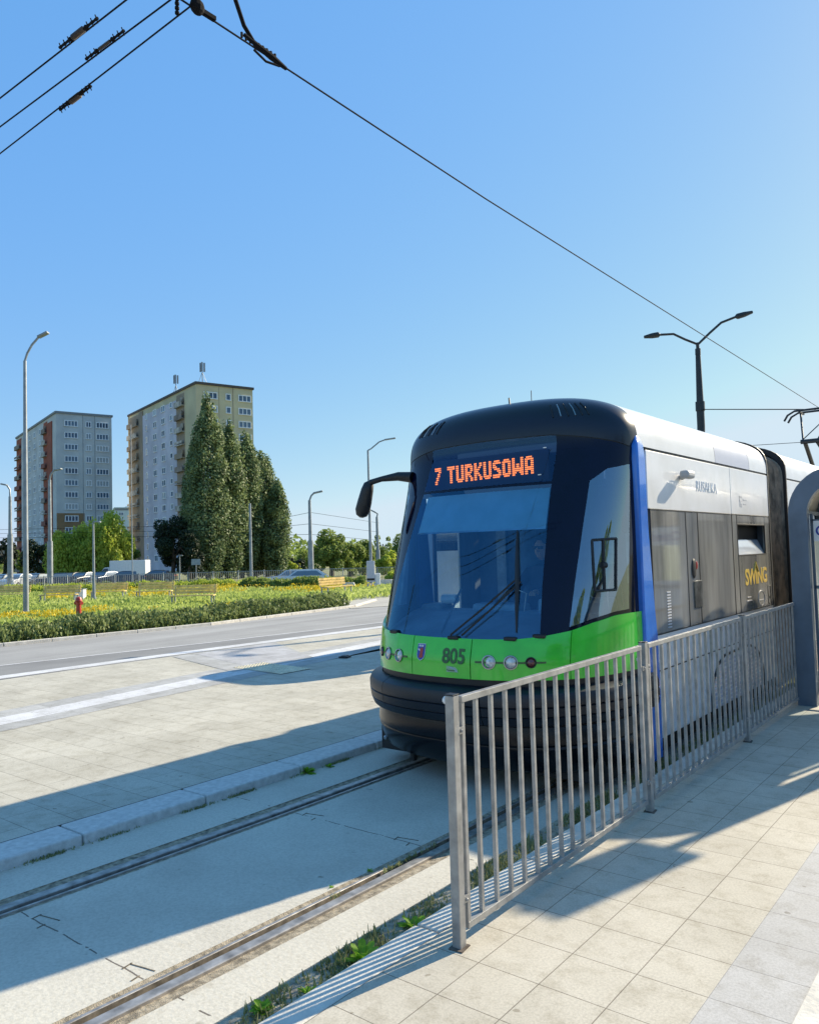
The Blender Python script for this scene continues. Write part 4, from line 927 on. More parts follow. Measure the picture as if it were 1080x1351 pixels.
# ================================================================== TOWERS
def tower(C, rz, W, D, H, label, mats, rows, fl, z0, front_cols, side_cols, bal_cols, strips_, top=True, extra=None):
    t = thing('apartment_tower', C, label, 'apartment building', None, rz)
    def part(name, b, m, bev=0): o = b.build(name, m, t, bev=bev); return o
    b = MB(); b.box((W/2, D/2, H/2), (W, D, H)); part('wall', b, mats['wall'])
    for nm, face, a0, a1, zz0, zz1, m, th in strips_:
        b = MB()
        if face == 'f': b.box(((a0+a1)/2, -th/2+.002, (zz0+zz1)/2), (a1-a0, th, zz1-zz0))
        else: b.box((-th/2+.002, (a0+a1)/2, (zz0+zz1)/2), (th, a1-a0, zz1-zz0))
        part(nm, b, m)
    b = MB(); b.box((W/2, D/2, H+.25), (W+.5, D+.5, .5)); rf = part('roof', b, mats['roof'])
    b = MB(); b.box((W*.5, D*.25, H+.9), (W*.3, 4, 1.2)); b.box((W*.5, D*.7, H+.9), (W*.3, 4, 1.2)); b.build('roof_hut', mats['roof'], rf)
    cache = {}
    def win(w, h, n):
        k = (w, h, n)
        if k not in cache:
            b = MB(); fr = .17
            b.box((0, -.05, h/2-fr/2), (w, .10, fr)); b.box((0, -.07, -h/2+fr/2), (w+.1, .16, fr))
            for i in range(n+1):
                x = -w/2+fr/2+(w-fr)*i/n; b.box((x, -.05, 0), (fr, .10, h-2*fr))
            b1 = b; me = bpy.data.meshes.new('window'); me.from_pydata(b1.v, [], b1.f); me.materials.append(MT['winframe']); me.update()
            b = MB(); b.box((0, -.015, 0), (w-.05, .02, h-.05)); mp = bpy.data.meshes.new('pane'); mp.from_pydata(b.v, [], b.f); mp.materials.append(MT['winpane']); mp.update()
            cache[k] = (me, mp)
        return cache[k]
    def place(w, h, n, loc, rot):
        me, mp = win(w, h, n); o = link('window', me, t, loc, (0, 0, rot)); link('pane', mp, o); return o
    for r in range(rows):
        z = z0-r*fl
        for x, w, h, n in front_cols: place(w, h, n, (x, -.03, z+random.uniform(-.02, .02)), 0)
        for y, w, h, n in side_cols: place(w, h, n, (-.125, y, z), -math.pi/2)
    bc = {}
    for y0, y1, m, m2 in bal_cols:
        b = MB(); b.box((-.01, (y0+y1)/2, H/2-.3), (.06, y1-y0, H-.6)); part('balcony_recess', b, MT['rubber'] if m2 == 'dark' else mats['recess'])
        for r in range(rows):
            z = z0-r*fl-.9
            b = MB(); b.box((-.35, (y0+y1)/2, z-.3), (.7, y1-y0-.05, .22)); b.box((-.66, (y0+y1)/2, z+.28), (.08, y1-y0-.05, .94 if random.random() < .7 else .5))
            if random.random() < .5: b.box((-.4, y0+.6, z+.9), (.3, .7, .9))
            o = b.build('balcony', random.choice(m), t)
    return t, rf
m_ochre = mat('ochre render', (.60, .53, .34), .9, var=.14, scale=.16, bmp=.1, c2=(.47, .41, .27)); m_lilac = mat('pale lilac render', (.62, .60, .68), .9, var=.12, scale=.2)
m_brown = mat('brown render', (.34, .27, .20), .9, var=.12, scale=.3); m_grey = mat('grey render', (.60, .60, .57), .9, var=.16, scale=.2, c2=(.45, .46, .46))
m_brick = mat('brick red render', (.34, .09, .05), .9, var=.12, scale=.3); m_rust = mat('brown painted panel', (.33, .20, .10), .9, var=.1, scale=.3)
m_pale = mat('pale grey render', (.60, .60, .60), .9, var=.12, scale=.3); m_roof = mat('dark roof edge', (.10, .08, .07), .8); m_roof2 = mat('grey roof edge', (.25, .26, .27), .8)
m_far = mat('far building render', (.55, .62, .62), .9, var=.1, scale=.1)
RZ = math.atan2(.9676, .2526)
def twbase(px, d): p = at(px, 740, d); return Vector((p.x, p.y, -1.2))
c2 = twbase(262, 160); H2 = at(262, 503, 160).z+1.2
frontc = [(3.1, 3.0, 1.45, 3), (7.0, 1.15, 1.45, 1), (10.7, 2.9, 1.45, 3)]
t2, rf2 = tower(c2, RZ, 12.6, 44, H2-.5, 'taller ochre and lilac apartment tower with antennas on its roof behind the poplars',
    dict(wall=m_ochre, roof=m_roof, recess=m_brown), 13, 2.78, H2-2.6, frontc,
    [(14.0, 1.5, 1.3, 1), (19.0, 2.3, 1.5, 2), (24.5, 2.3, 1.5, 2), (30.2, 1.2, 1.5, 1)],
    [(6.5, 11.0, [MT['balcony'], MT['balcony_light'], m_brown], 'b'), (36.2, 43.6, [MT['balcony'], MT['balcony_light'], m_brown], 'b')],
    [('lilac_wall', 's', 11.0, 35.9, .3, H2-2.0, m_lilac, .12), ('corner_render', 's', 43.6, 44, 0, H2-.6, m_ochre, .14), ('brown_wall', 's', 33.0, 35.8, .3, H2-.8, m_brown, .16), ('panel_joint', 'f', 8.0, 8.14, 0, H2-.6, m_brown, .05), ('panel_joint', 'f', 4.9, 4.98, 0, H2-.6, m_brown, .03)])
for px, py, hh in ((232, 516, 5.6), (267, 502, 4.8)):
    p = at(px, py, 178 if px < 250 else 164); lx = t2.matrix_world.inverted() if False else None
    R2 = Matrix.Rotation(-RZ, 3, 'Z'); q = R2@(p-Vector(t2.location)); q.z = H2+.0
    b = MB(); b.tube([q, q+Vector((0, 0, hh))], .09, 6)
    for k in range(3): b.box(q+Vector((.45*math.cos(k*2.1), .45*math.sin(k*2.1), hh-.9)), (.3, .3, 1.9))
    b.tube([q+Vector((1.2, 0, 0)), q+Vector((0, 0, hh*.6))], .05, 5); b.tube([q+Vector((-.9, .5, 0)), q+Vector((0, 0, hh*.6))], .05, 5)
    b.build('antenna', MT['pole'], t2)
c1 = twbase(75, 182); H1 = at(75, 542, 182).z+1.2
t1, rf1 = tower(c1, RZ, 12.6, 46, H1-.5, 'grey apartment tower with a brick red vertical stripe, left of the taller ochre one',
    dict(wall=m_grey, roof=m_roof2, recess=m_brick), 13, 2.80, H1-2.7, [(3.3, 3.0, 1.45, 4), (7.2, 1.3, 1.45, 2), (10.4, 2.9, 1.45, 4)],
    [(16.0, 1.6, 1.4, 1), (22.0, 2.3, 1.5, 2), (28.0, 2.3, 1.5, 2), (34.0, 1.4, 1.4, 1)],
    [(8.6, 12.6, [MT['balcony_red'], MT['balcony'], MT['balcony_light']], 'b'), (39.0, 45.5, [MT['balcony_red'], MT['balcony']], 'b')],
    [('red_stripe', 's', 3.6, 8.6, .3, H1-1.8, m_brick, .18), ('pale_wall', 's', 12.6, 38.6, .3, H1-1.8, m_pale, .12), ('brown_panel', 'f', .02, 6.2, 0, H1-2.7-8*2.8+1.25, m_rust, .022), ('panel_joint', 'f', 5.9, 6.0, 0, H1-.6, m_roof2, .04), ('panel_joint', 'f', 8.6, 8.7, 0, H1-.6, m_roof2, .04)])
cf = twbase(152, 400); Hf = at(160, 669, 400).z+1.2
tower(cf, RZ-.25, 16, 40, Hf-.5, 'small pale blue grey building far off between the two apartment towers', dict(wall=m_far, roof=m_far, recess=m_far), 6, 3.4, Hf-3.4, [(3, 2.5, 1.6, 2), (8, 2.5, 1.6, 2), (13, 2.5, 1.6, 2)], [(8, 3, 1.6, 2), (20, 3, 1.6, 2)], [], [('parapet_band', 'f', 0.1, 15.9, Hf-1.6, Hf-.6, m_roof2, .1)])
b = MB(); pb = twbase(2, 300); zt = at(2, 722, 300).z+1.2
t = thing('distant_block', pb, 'low distant building at the left edge behind dark trees', 'building', None, RZ)
b = MB(); b.box((0, 10, zt/2), (14, 20, zt)); b.build('wall', m_brown, t)
b = MB(); b.box((0, 10, zt+.2), (15, 21, .4)); b.build('roof', m_roof2, t)
for k in range(4):
    b = MB(); b.box((-5+k*3.3, -.03, zt-2), (1.6, .1, 1.4)); b.build('window', MT['winpane'], t)
# ================================================================== TREES
def sph(n):
    v = rng.normal(0, 1, (n, 3)); return v/np.linalg.norm(v, axis=1)[:, None]
def poplar(px, d, ytop, wpx, lean, label, seed, m='poplar', nt=150):
    B = base(px, None, d); Ht = at(px, ytop, d).z-B.z; rad = wpx/FPX*d/2
    t = thing('poplar_tree', B, label, 'tree', 'row of poplars')
    b = MB(); b.tube([(0, 0, 0), (lean*.3, 0, Ht*.3), (lean*.8, 0, Ht*.8)], [.35, .25, .06], 8); b.build('trunk', MT['bark'], t)
    lr = np.array([r0.x, r0.y])*lean
    C = []; N = []
    for k in range(nt):
        h = rng.uniform(0, 1)**.9; pr = (.6+1.6*h if h < .25 else 1.0)*max(.02, 1-((max(h, .25)-.25)/.75)**3.4)**.75
        ph = rng.uniform(0, 2*np.pi); rr = rad*pr; c = np.array([math.cos(ph)*rr*.68, math.sin(ph)*rr*.68, h*Ht*.93+.4])
        c[:2] += lr*h*h
        er = max(.35, rr*rng.uniform(.28, .42)); ez = Ht*rng.uniform(.035, .085)
        n = int(60+er*ez*38); s = sph(n)*rng.uniform(.75, 1.25, (n, 1)); C.append(c+s*np.array([er, er, ez])+np.array([0, 0, ez*.5])); N.append(s*np.array([1, 1, .5])+np.array([0, 0, .25]))
    # inner mass
    n = 2500; h = rng.uniform(.02, .9, n); pr = np.where(h < .25, .6+1.6*h, 1)*np.clip(1-((np.maximum(h, .25)-.25)/.75)**3.4, .02, 1)**.75
    ph = rng.uniform(0, 2*np.pi, n); q = rng.uniform(.1, .7, n)*rad*pr; cc = np.stack([np.cos(ph)*q+lr[0]*h*h, np.sin(ph)*q+lr[1]*h*h, h*Ht], 1); C.append(cc); N.append(sph(n))
    C = np.concatenate(C); N = np.concatenate(N)
    quads('crown', leaves(C, N, .34, .55), MT[m], t); return t
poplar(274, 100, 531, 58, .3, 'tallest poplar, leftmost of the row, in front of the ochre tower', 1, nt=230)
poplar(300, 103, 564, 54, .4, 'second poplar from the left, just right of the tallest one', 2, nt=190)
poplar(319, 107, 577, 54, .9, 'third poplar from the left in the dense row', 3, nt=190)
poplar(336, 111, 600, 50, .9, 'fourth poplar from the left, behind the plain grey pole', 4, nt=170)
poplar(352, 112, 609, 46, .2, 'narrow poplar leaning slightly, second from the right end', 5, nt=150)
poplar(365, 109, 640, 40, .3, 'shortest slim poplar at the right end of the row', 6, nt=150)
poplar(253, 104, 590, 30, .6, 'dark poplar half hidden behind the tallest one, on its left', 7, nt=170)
def broad(px, d, ytop, wpx, label, m, nc=26, droop=0, leaf=.30, group='trees beyond the park', ybot=None, zlow=.03, name='tree', dens=1., name_m=None):
    B = base(px, None, d); Ht = at(px, ytop, d).z-B.z; rx = wpx/FPX*d/2
    t = thing(name, B, label, 'tree', group)
    b = MB(); b.tube([(0, 0, 0), (.1, 0, Ht*.35), (0, .1, Ht*.7)], [.28, .2, .06], 8)
    for k in range(5):
        a = k*1.26; b.tube([(.08, 0, Ht*(.25+.06*k)), (math.cos(a)*rx*.55, math.sin(a)*rx*.55, Ht*(.5+.06*k))], [.1, .03], 6)
    b.build('trunk', MT['bark'], t)
    C = []; N = []; cz = Ht*(.5+zlow/2); ez = Ht*(.5-zlow/2)
    for k in range(nc):
        s = sph(1)[0]; q = rng.uniform(.35, .88); c = np.array([s[0]*rx*q, s[1]*rx*q, cz+s[2]*ez*q])
        if droop: c[2] = cz+abs(s[2])*ez*q*(1 if s[2] > 0 else -.6)
        cr = rng.uniform(.16, .40)*min(rx, ez*1.3)
        n = int(dens*(120+cr*cr*330/(leaf/.3)**2)); n = min(n, 1500); v = sph(n)*rng.uniform(.7, 1.05, (n, 1)); e = np.array([cr, cr, cr*(1.0+.9*droop)]); p = c+v*e
        if droop: p[:, 2] -= rng.uniform(0, .5, n)*cr*droop
        C.append(p); N.append(v+np.array([0, 0, .3]))
    C = np.concatenate(C); N = np.concatenate(N); C[:, 2] = np.maximum(C[:, 2], .15)
    V = leaves(C, N, leaf*.9, .8)
    if droop:
        V[:, :, 2] = (V[:, :, 2]-C[:, None, 2])*1.7+C[:, None, 2]
    quads('crown', V, MT[m], t); return t
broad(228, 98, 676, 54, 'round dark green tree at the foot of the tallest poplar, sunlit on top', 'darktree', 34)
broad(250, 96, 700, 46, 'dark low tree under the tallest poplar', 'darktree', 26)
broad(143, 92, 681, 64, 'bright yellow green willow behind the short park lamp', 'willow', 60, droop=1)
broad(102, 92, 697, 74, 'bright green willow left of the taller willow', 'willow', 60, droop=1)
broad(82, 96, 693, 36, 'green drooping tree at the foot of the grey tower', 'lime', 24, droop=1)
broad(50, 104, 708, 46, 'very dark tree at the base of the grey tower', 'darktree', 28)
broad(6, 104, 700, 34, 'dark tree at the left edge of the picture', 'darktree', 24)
broad(30, 112, 712, 20, 'light green tree behind the left lamp posts', 'lime', 18)
broad(168, 100, 708, 30, 'small pale green tree right of the willows', 'lime', 18)
broad(437, 88, 699, 50, 'full green tree right of the silver car', 'lime', 52)
broad(461, 92, 709, 44, 'lower green tree second to the right of the silver car', 'lime', 44)
broad(480, 100, 714, 44, 'green tree behind the slim lamp post', 'lime', 40)
broad(505, 96, 700, 34, 'airy pale green tree beside the tram nose', 'lime', 16, dens=.45)
broad(512, 84, 727, 34, 'bright green bushy tree beside the tram nose, in front of an airy one', 'willow', 20)
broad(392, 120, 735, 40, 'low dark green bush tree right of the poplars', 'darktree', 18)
broad(405, 125, 728, 44, 'distant hazy green tree behind the lamp post by the silver car', 'lime', 18)
broad(385, 118, 742, 30, 'low fresh green shrub tree right of the poplars', 'willow', 14)
broad(535, 110, 708, 60, 'green tree seen through the tram cab', 'lime', 40)
broad(590, 115, 705, 70, 'green tree hidden behind the tram cab', 'lime', 40)
for (X_, Y_, Ht_, rx_, lab) in ((17, 2, 6.5, 2.6, 'round tree added on the camera side for the glass to reflect'), (21, 9, 7.5, 3.0, 'taller tree added on the camera side for the glass to reflect'), (19, -6, 5.5, 2.4, 'small tree added behind the camera for the glass to reflect'), (26, -14, 8, 3.2, 'large tree added far behind the camera for the glass to reflect')):  # unseen trees added so the tram glass reflects something dark low down
    t = thing('added_reflection_tree', (X_, Y_, -.1), lab, 'tree', 'trees added behind the viewer for reflections'); MB().tube([(0, 0, 0), (0, 0, Ht_*.5)], [.16, .09], 8).build('trunk', MT['bark'], t)
    C = []; 
    for k in range(22):
        s_ = sph(1)[0]; C.append(np.array([s_[0]*rx_*.7, s_[1]*rx_*.7, Ht_*.62+s_[2]*Ht_*.28])+sph(260)*rx_*.34)
    C = np.concatenate(C); quads('crown', leaves(C, sph(len(C)), .30, .5), MT['lime'], t)
t = thing('added_reflection_kiosk', (9.5, 6.5, -.1), 'low pale kiosk added right of the viewer for the glass to reflect', 'kiosk'); b = MB(); b.box((0, 0, 1.45), (3, 4.2, 2.9)); b.build('wall', MT['white_stone'], t)  # unseen kiosk added to darken the reflections in the tram glass
MB().box((0, 0, 3.0), (3.6, 4.8, .2)).build('roof', MT['blackpole'], t); MB().box((-1.51, 0, 1.6), (.03, 2.6, 1.1)).build('window', MT['winpane'], t)
# far wood line
C = []
for k in range(520):
    px = rng.uniform(-200, 1500); d = rng.uniform(240, 420); p = at(px, 740, d); hh = rng.uniform(3, 8)*(1+.3*math.sin(px*.02)); n = 60
    v = sph(n); C.append(np.array([p.x, p.y, -1.0+hh*.5])+v*np.array([5, 5, hh*.5]))
C = np.concatenate(C); o = quads('distant_wood', leaves(C, sph(len(C)), 1.7, .5), MT['lime']); tag(o, 'low belt of distant trees along the horizon', 'wood', None, 'stuff')
# ------------------------------------------------------------------ hedges and meadow
def along(pts, n):
    seg = [math.dist(a, b) for a, b in zip(pts[:-1], pts[1:])]; tot = sum(seg); u = rng.uniform(0, tot, n); out = np.zeros((n, 2)); nrm = np.zeros((n, 2)); acc = 0
    for (a, b), L_ in zip(zip(pts[:-1], pts[1:]), seg):
        k = (u >= acc) & (u <= acc+L_); f = (u[k]-acc)/L_; out[k] = np.array(a)*(1-f)[:, None]+np.array(b)*f[:, None]; dd = np.array(b)-np.array(a); dd /= np.linalg.norm(dd); nrm[k] = (-dd[1], dd[0]); acc += L_
    return out, nrm, u
def hedge(name, pts, width, h, n, m, label, size=.10, tall=1.5, lumps=1.0, zb=None):
    P2, Nn, u = along(pts, n); w = rng.uniform(0, 1, n)**.9*width
    hh = h*(.70+.26*np.abs(np.sin(u*2.6*lumps+.7*np.sin(u*.9)))+.10*np.sin(u*1.3+1)+.07*rng.normal(0, 1, n))*np.sqrt(np.clip(1-((w/width-.5)*1.75)**2, .12, 1))
    z = rng.uniform(.0, 1, n)**.6*hh
    xy = P2+Nn*w[:, None]; g0 = np.array([gz(x, y) for x, y in xy]); C = np.stack([xy[:, 0], xy[:, 1], g0+z], 1)
    V = leaves(C, sph(n)+np.array([0, 0, .3]), size, .4); V[:, :, 2] = (V[:, :, 2]-C[:, None, 2])*tall+C[:, None, 2]
    b0 = (pts[0][0], pts[0][1], gz(*pts[0])); t = thing(name, b0, label, 'hedge'); quads('foliage', V, MT[m], t, b0)
    b = MB(b0)
    for k in range(0, 40):
        a, nn, _ = along(pts, 1); p = a[0]+nn[0]*width*.5; z0 = gz(*p); b.tube([(p[0], p[1], z0), (p[0]+.05, p[1], z0+h*.6)], .02, 5)
    b.build('stems', MT['bark'], t); return t
hedge('hedge', [(x-.15, y) for x, y in HB[:5]], 1.5, .54, 52000, 'hedge', 'long low hedge of mixed shrubs along the far side of the road', size=.085, tall=1.6)
def pline(l): 
    out = []
    for px, d in l: p = at(px, 745, d); out.append((p.x, p.y))
    return out
hedge('hedge', pline([(312, 52), (400, 50), (480, 50)]), 1.6, .72, 16000, 'lime', 'clipped bright green hedge in front of the silver car', size=.13)
hedge('hedge', pline([(-60, 58), (70, 55), (175, 56), (315, 56)]), 1.5, .65, 18000, 'willow', 'yellow green hedge behind the park benches', size=.13)
hedge('hedge', pline([(-90, 70), (80, 68), (200, 68), (300, 67)]), 1.5, .55, 12000, 'hedge', 'dark low hedge in front of the parked cars', size=.15)
hedge('hedge', pline([(505, 58), (560, 56)]), 1.4, .8, 5000, 'willow', 'short hedge right of the grey control cabinet', size=.13)
def meadow(name, n, px0, px1, d0, d1, m, label, h, size, clump=None, mask=None):
    px = rng.uniform(px0, px1, n); d = 1/rng.uniform(1/d1, 1/d0, n); lat = (px-540)/FPX*d
    x = r0.x*lat+FH.x*d; y = r0.y*lat+FH.y*d
    hb = np.interp(y, [p[1] for p in HB], [p[0] for p in HB]); k = x < hb-1.0
    if clump: 
        f = np.sin(x*.7+1.3)*np.sin(y*.55+.4)+.5*np.sin(x*2.1)*np.sin(y*1.7+2); k &= f > clump
    x, y = x[k], y[k]; n = len(x); g0 = np.array([gz(a, b_) for a, b_ in zip(x, y)]); z = rng.uniform(.2, 1, n)*h
    C = np.stack([x, y, g0+z*.7], 1); V = leaves(C, sph(n)*np.array([1, 1, .4]), size, .3); V[:, :, 2] = (V[:, :, 2]-C[:, None, 2])*1.6+C[:, None, 2]
    o = quads(name, V, MT[m]); return tag(o, label, 'grass' if m == 'meadow' else 'flowers', None, 'stuff')
meadow('meadow_grass', 60000, -80, 560, 21, 60, 'meadow', 'tall light green meadow grass filling the park lawn', .28, .12)
meadow('yellow_flowers', 16000, -60, 330, 23, 31, 'flower', 'patches of yellow flowers in the near meadow', .36, .08, clump=.45)
meadow('yellow_flowers', 22000, 60, 560, 38, 62, 'flower', 'patches of yellow flowers in the far part of the lawn', .5, .10, clump=.35)
# verge between slab and pavement
def tufts(name, X0, X1, Y0, Y1, n, m, label, h, zb, wd=.006, dens=None):
    x = rng.uniform(X0, X1, n); y = rng.uniform(Y0, Y1, n)
    f = np.sin(y*5.1)+np.sin(y*11.3+x*9)+rng.normal(0, .7, n); k = f > (dens if dens is not None else -9); x, y = x[k], y[k]; n = len(x)
    hh = h*rng.uniform(.35, 1.0, n); a = rng.uniform(0, 2*np.pi, n); l = hh*rng.uniform(.1, .7, n)
    p0 = np.stack([x, y, np.full(n, zb)], 1); up = np.stack([np.cos(a)*l, np.sin(a)*l, hh], 1); sd = np.stack([-np.sin(a), np.cos(a), np.zeros(n)], 1)*wd
    V = np.stack([p0-sd, p0+sd, p0+up+sd*.2, p0+up-sd*.2], 1); return tag(quads(name, V, MT[m]), label, 'grass', None, 'stuff')
tufts('verge_grass', -2.68, -2.43, -1, 14, 26000, 'tuft', 'dry grass and moss in the narrow verge beside the track slab', .034, -.108, .006, -.3)
tufts('verge_grass', -2.66, -2.44, 1.0, 14, 7000, 'tuft', 'greener grass in the verge behind the fence bars', .07, -.108, .005, .4)
tufts('kerb_moss', -5.172, -5.135, 1, 8, 5200, 'tuft', 'moss and dry grit tufts along the foot of the granite kerb', .022, -.15, .005, .9)
tufts('joint_weeds', -3.20, -3.17, 3.2, 4.2, 500, 'tuft', 'thin weeds growing along the sunny rail joint', .03, -.15, .004, .6)
def weed(px, py, zb, s, label, n=16, group=None):
    v = w_ + r_*((px-540)/FPX) - u_*((py-675.5)/FPX); k = (zb-EYE)/v.z; B = Vector((v.x*k, v.y*k, zb)); b = MB(B)
    for i in range(n):
        a = i*2.4+random.random(); l = s*random.uniform(.6, 1.1); el = random.uniform(.35, 1.2); w = s*.17
        d = Vector((math.cos(a), math.sin(a), 0)); sd = Vector((-math.sin(a), math.cos(a), 0)); pts = []
        for q, (f, ww) in enumerate(((0, .12), (.3, .6), (.6, 1.0), (.85, .7), (1, .05))):
            c = B+d*(l*f*math.cos(el))+Vector((0, 0, l*f*math.sin(el)-l*.35*f*f)); jag = 1 if q % 2 else .8
            pts.append((c-sd*w*ww*jag, c+Vector((0, 0, -.004*ww)), c+sd*w*ww*jag))
        vs = [p for r_3 in pts for p in r_3]; fs = []
        for q in range(4): fs += [(3*q, 3*q+1, 3*q+4, 3*q+3), (3*q+1, 3*q+2, 3*q+5, 3*q+4)]
        b.add(vs, fs)
    o = b.build('weed_plant', MT['dandelion']); o.location = B; return tag(o, label, 'weed', group)
weed(545, 1226, -.105, .11, 'bright green dandelion in the verge just left of the first fence post', 18)
weed(478, 1272, -.105, .14, 'largest bright green dandelion in the middle of the verge', 22)
weed(508, 1262, -.105, .06, 'small pale green weed below the largest dandelion', 12)
weed(405, 1312, -.105, .07, 'small green weed near the lower end of the verge', 12)
weed(345, 1336, -.105, .08, 'green grass clump at the bottom end of the verge', 26)
weed(405, 1020, -.15, .11, 'dark green weed at the granite kerb joint near the tram', 26)
weed(435, 1012, -.15, .07, 'second weed at the granite kerb close to the tram nose', 16)
weed(227, 1072, -.15, .06, 'small dark weed at the granite kerb joint on the left', 14)
weed(437, 1171, -.15, .025, 'tiny weed in the rail joint at the edge of the tram shadow', 10)
weed(487, 1150, -.15, .03, 'little tuft in the rail joint, right of the tiny weed', 12)
# ================================================================== PARK FURNITURE
def bench_proto():
    t = thing('park_bench', (0, 0, 0), '', 'bench', 'park benches')
    for k in range(4): MB().box((0, -.08-.105*k+.16, .44), (1.75, .09, .035)).build('seat_slat', MT['wood'], t)
    for k in range(3): MB().box((0, .27+.025*k, .56+.12*k), (1.75, .03, .10)).build('back_slat', MT['wood'], t)
    for sx in (-.78, .78):
        b = MB(); b.box((sx, .20, .21), (.05, .05, .42)); b.box((sx, -.20, .21), (.05, .05, .42)); b.box((sx, 0, .41), (.05, .5, .03)); b.tube([(sx, .26, .40), (sx, .34, .86)], .024, 6); b.build('leg', MT['pole'], t)
    return t
def copy_tree(o, parent=None):
    c = o.copy(); COL.objects.link(c); c.parent = parent
    for ch in list(o.children): copy_tree(ch, c)
    return c
bp = bench_proto(); first = True
for px, d, rz, lab in ((14, 40, .0, 'wooden park bench cut by the left edge of the picture'), (78, 36.5, .0, 'wooden park bench left of the white litter bin'), (143, 40, .0, 'wooden park bench behind the short park lamp'), (203, 38, .0, 'wooden park bench right of the short park lamp, in front of the ochre tower'), (254, 31.5, .0, 'bright yellow wooden bench nearest the road hedge'), (443, 37, .9, 'small looking pale bench near the slim lamp post at the path')):
    o = bp if first else copy_tree(bp); first = False; p = base(px, None, d); o.location = p; o.rotation_euler = (0, 0, PSI+rz+math.pi*(0 if px != 254 else 0)); o['label'] = lab
B = base(106, None, 38.5); t = thing('litter_bin', B, 'white litter bin between two park benches', 'bin', None, PSI)
MB().box((0, 0, .38), (.42, .4, .45)).build('bin_body', MT['plainwhite'], t, bev=.04); MB().box((0, 0, .62), (.46, .44, .03)).build('bin_lid', MT['pole'], t); b = MB(); b.box((-.15, 0, .08), (.05, .3, .16)); b.box((.15, 0, .08), (.05, .3, .16)); b.build('bin_feet', MT['pole'], t)
p = at(104, 822, 25.2); B = Vector((p.x, p.y, gz(p.x, p.y)+.22)); t = thing('fire_hydrant', Vector((B.x, B.y, B.z-.22)), 'red fire hydrant standing in the roadside hedge', 'hydrant')
b = MB(); b.tube([(0, 0, 0), (0, 0, .04), (0, 0, .05), (0, 0, .62), (0, 0, .66), (0, 0, .72), (0, 0, .78), (0, 0, .80)], [.13, .13, .085, .075, .11, .10, .07, .02], 14); b.build('hydrant_body', MT['red'], t, smooth=True)
for sx in (-1, 1): MB().tube([(0, 0, .60), (sx*.15, 0, .60), (sx*.155, 0, .60), (sx*.19, 0, .60)], [.045, .045, .06, .06], 10).build('outlet', MT['red'], t, smooth=True)
B = base(490, None, 45.5); t = thing('control_cabinet', B, 'grey and white control cabinet beside the slim lamp post', 'cabinet', None, PSI)
MB().box((0, 0, .15), (.62, .5, .3)).build('plinth', MT['kerb'], t); MB().box((-.06, 0, 1.0), (.46, .4, 1.2)).build('cabinet_body', MT['whiteg'], t, bev=.02); MB().box((.32, .1, .55), (.3, .3, .65)).build('side_box', MT['plainwhite'], t, bev=.02); MB().box((-.06, -.205, .55), (.44, .012, .12)).build('vent', MT['rubber'], t)
B = base(459, None, 47); t = thing('concrete_planter', B, 'low grey concrete block on the grass before the clipped hedge', 'planter', None, PSI)
b = MB(); b.add([(-.42, -.25, 0), (.42, -.25, 0), (.42, .25, 0), (-.42, .25, 0), (-.32, -.18, .36), (.32, -.18, .36), (.32, .18, .36), (-.32, .18, .36)], [(0, 3, 2, 1), (4, 5, 6, 7), (0, 1, 5, 4), (1, 2, 6, 5), (2, 3, 7, 6), (3, 0, 4, 7)]); b.build('planter_body', MT['kerb'], t); MB().box((0, 0, .365), (.5, .24, .02)).build('planter_soil', MT['soil'], t)
B = base(508, None, 50); t = thing('concrete_planter', B, 'pale concrete block right of the control cabinet', 'planter', None, PSI)
MB().box((0, 0, .2), (.9, .6, .4)).build('planter_body', MT['kerb_light'], t, bev=.03); MB().box((0, 0, .41), (.7, .4, .03)).build('planter_soil', MT['soil'], t)
B = base(258.5, None, 66); t = thing('road_sign', B, 'small square sign on a thin post in front of the dark trees', 'sign', None, PSI)
MB().tube([(0, 0, 0), (0, 0, 2.2)], .035, 8).build('post', MT['pole'], t); MB().box((0, -.04, 2.0), (.75, .02, .5)).build('plate', mat('sign plate grey', (.28, .33, .36), .5), t)
# far railing
A, Bq = at(-90, 745, 70), at(560, 745, 62); A.z = 0; Bq.z = 0
t = thing('railing', (A.x, A.y, gz(A.x, A.y)), 'long thin grey metal railing behind the park lawn', 'railing'); O = Vector(t.location); Ltot = (Bq-A).length; npan = int(Ltot/2.2); ang = math.atan2(Bq.y-A.y, Bq.x-A.x)
for k in range(npan):
    p = A.lerp(Bq, k/npan); q = A.lerp(Bq, (k+1)/npan); zb = gz(p.x, p.y); b = MB(O); c = (p+q)/2
    for zz in (1.12, .2): b.box((c.x, c.y, zb+zz), ((q-p).length, .035, .04), rz=ang)
    for i in range(1, 13): s_ = p.lerp(q, i/13); b.box((s_.x, s_.y, zb+.66), (.022, .022, .92), rz=ang)
    b.build('panel', MT['pole'], t)
    MB(O).box((p.x, p.y, zb+.6), (.07, .07, 1.2), rz=ang).build('post', MT['pole'], t)
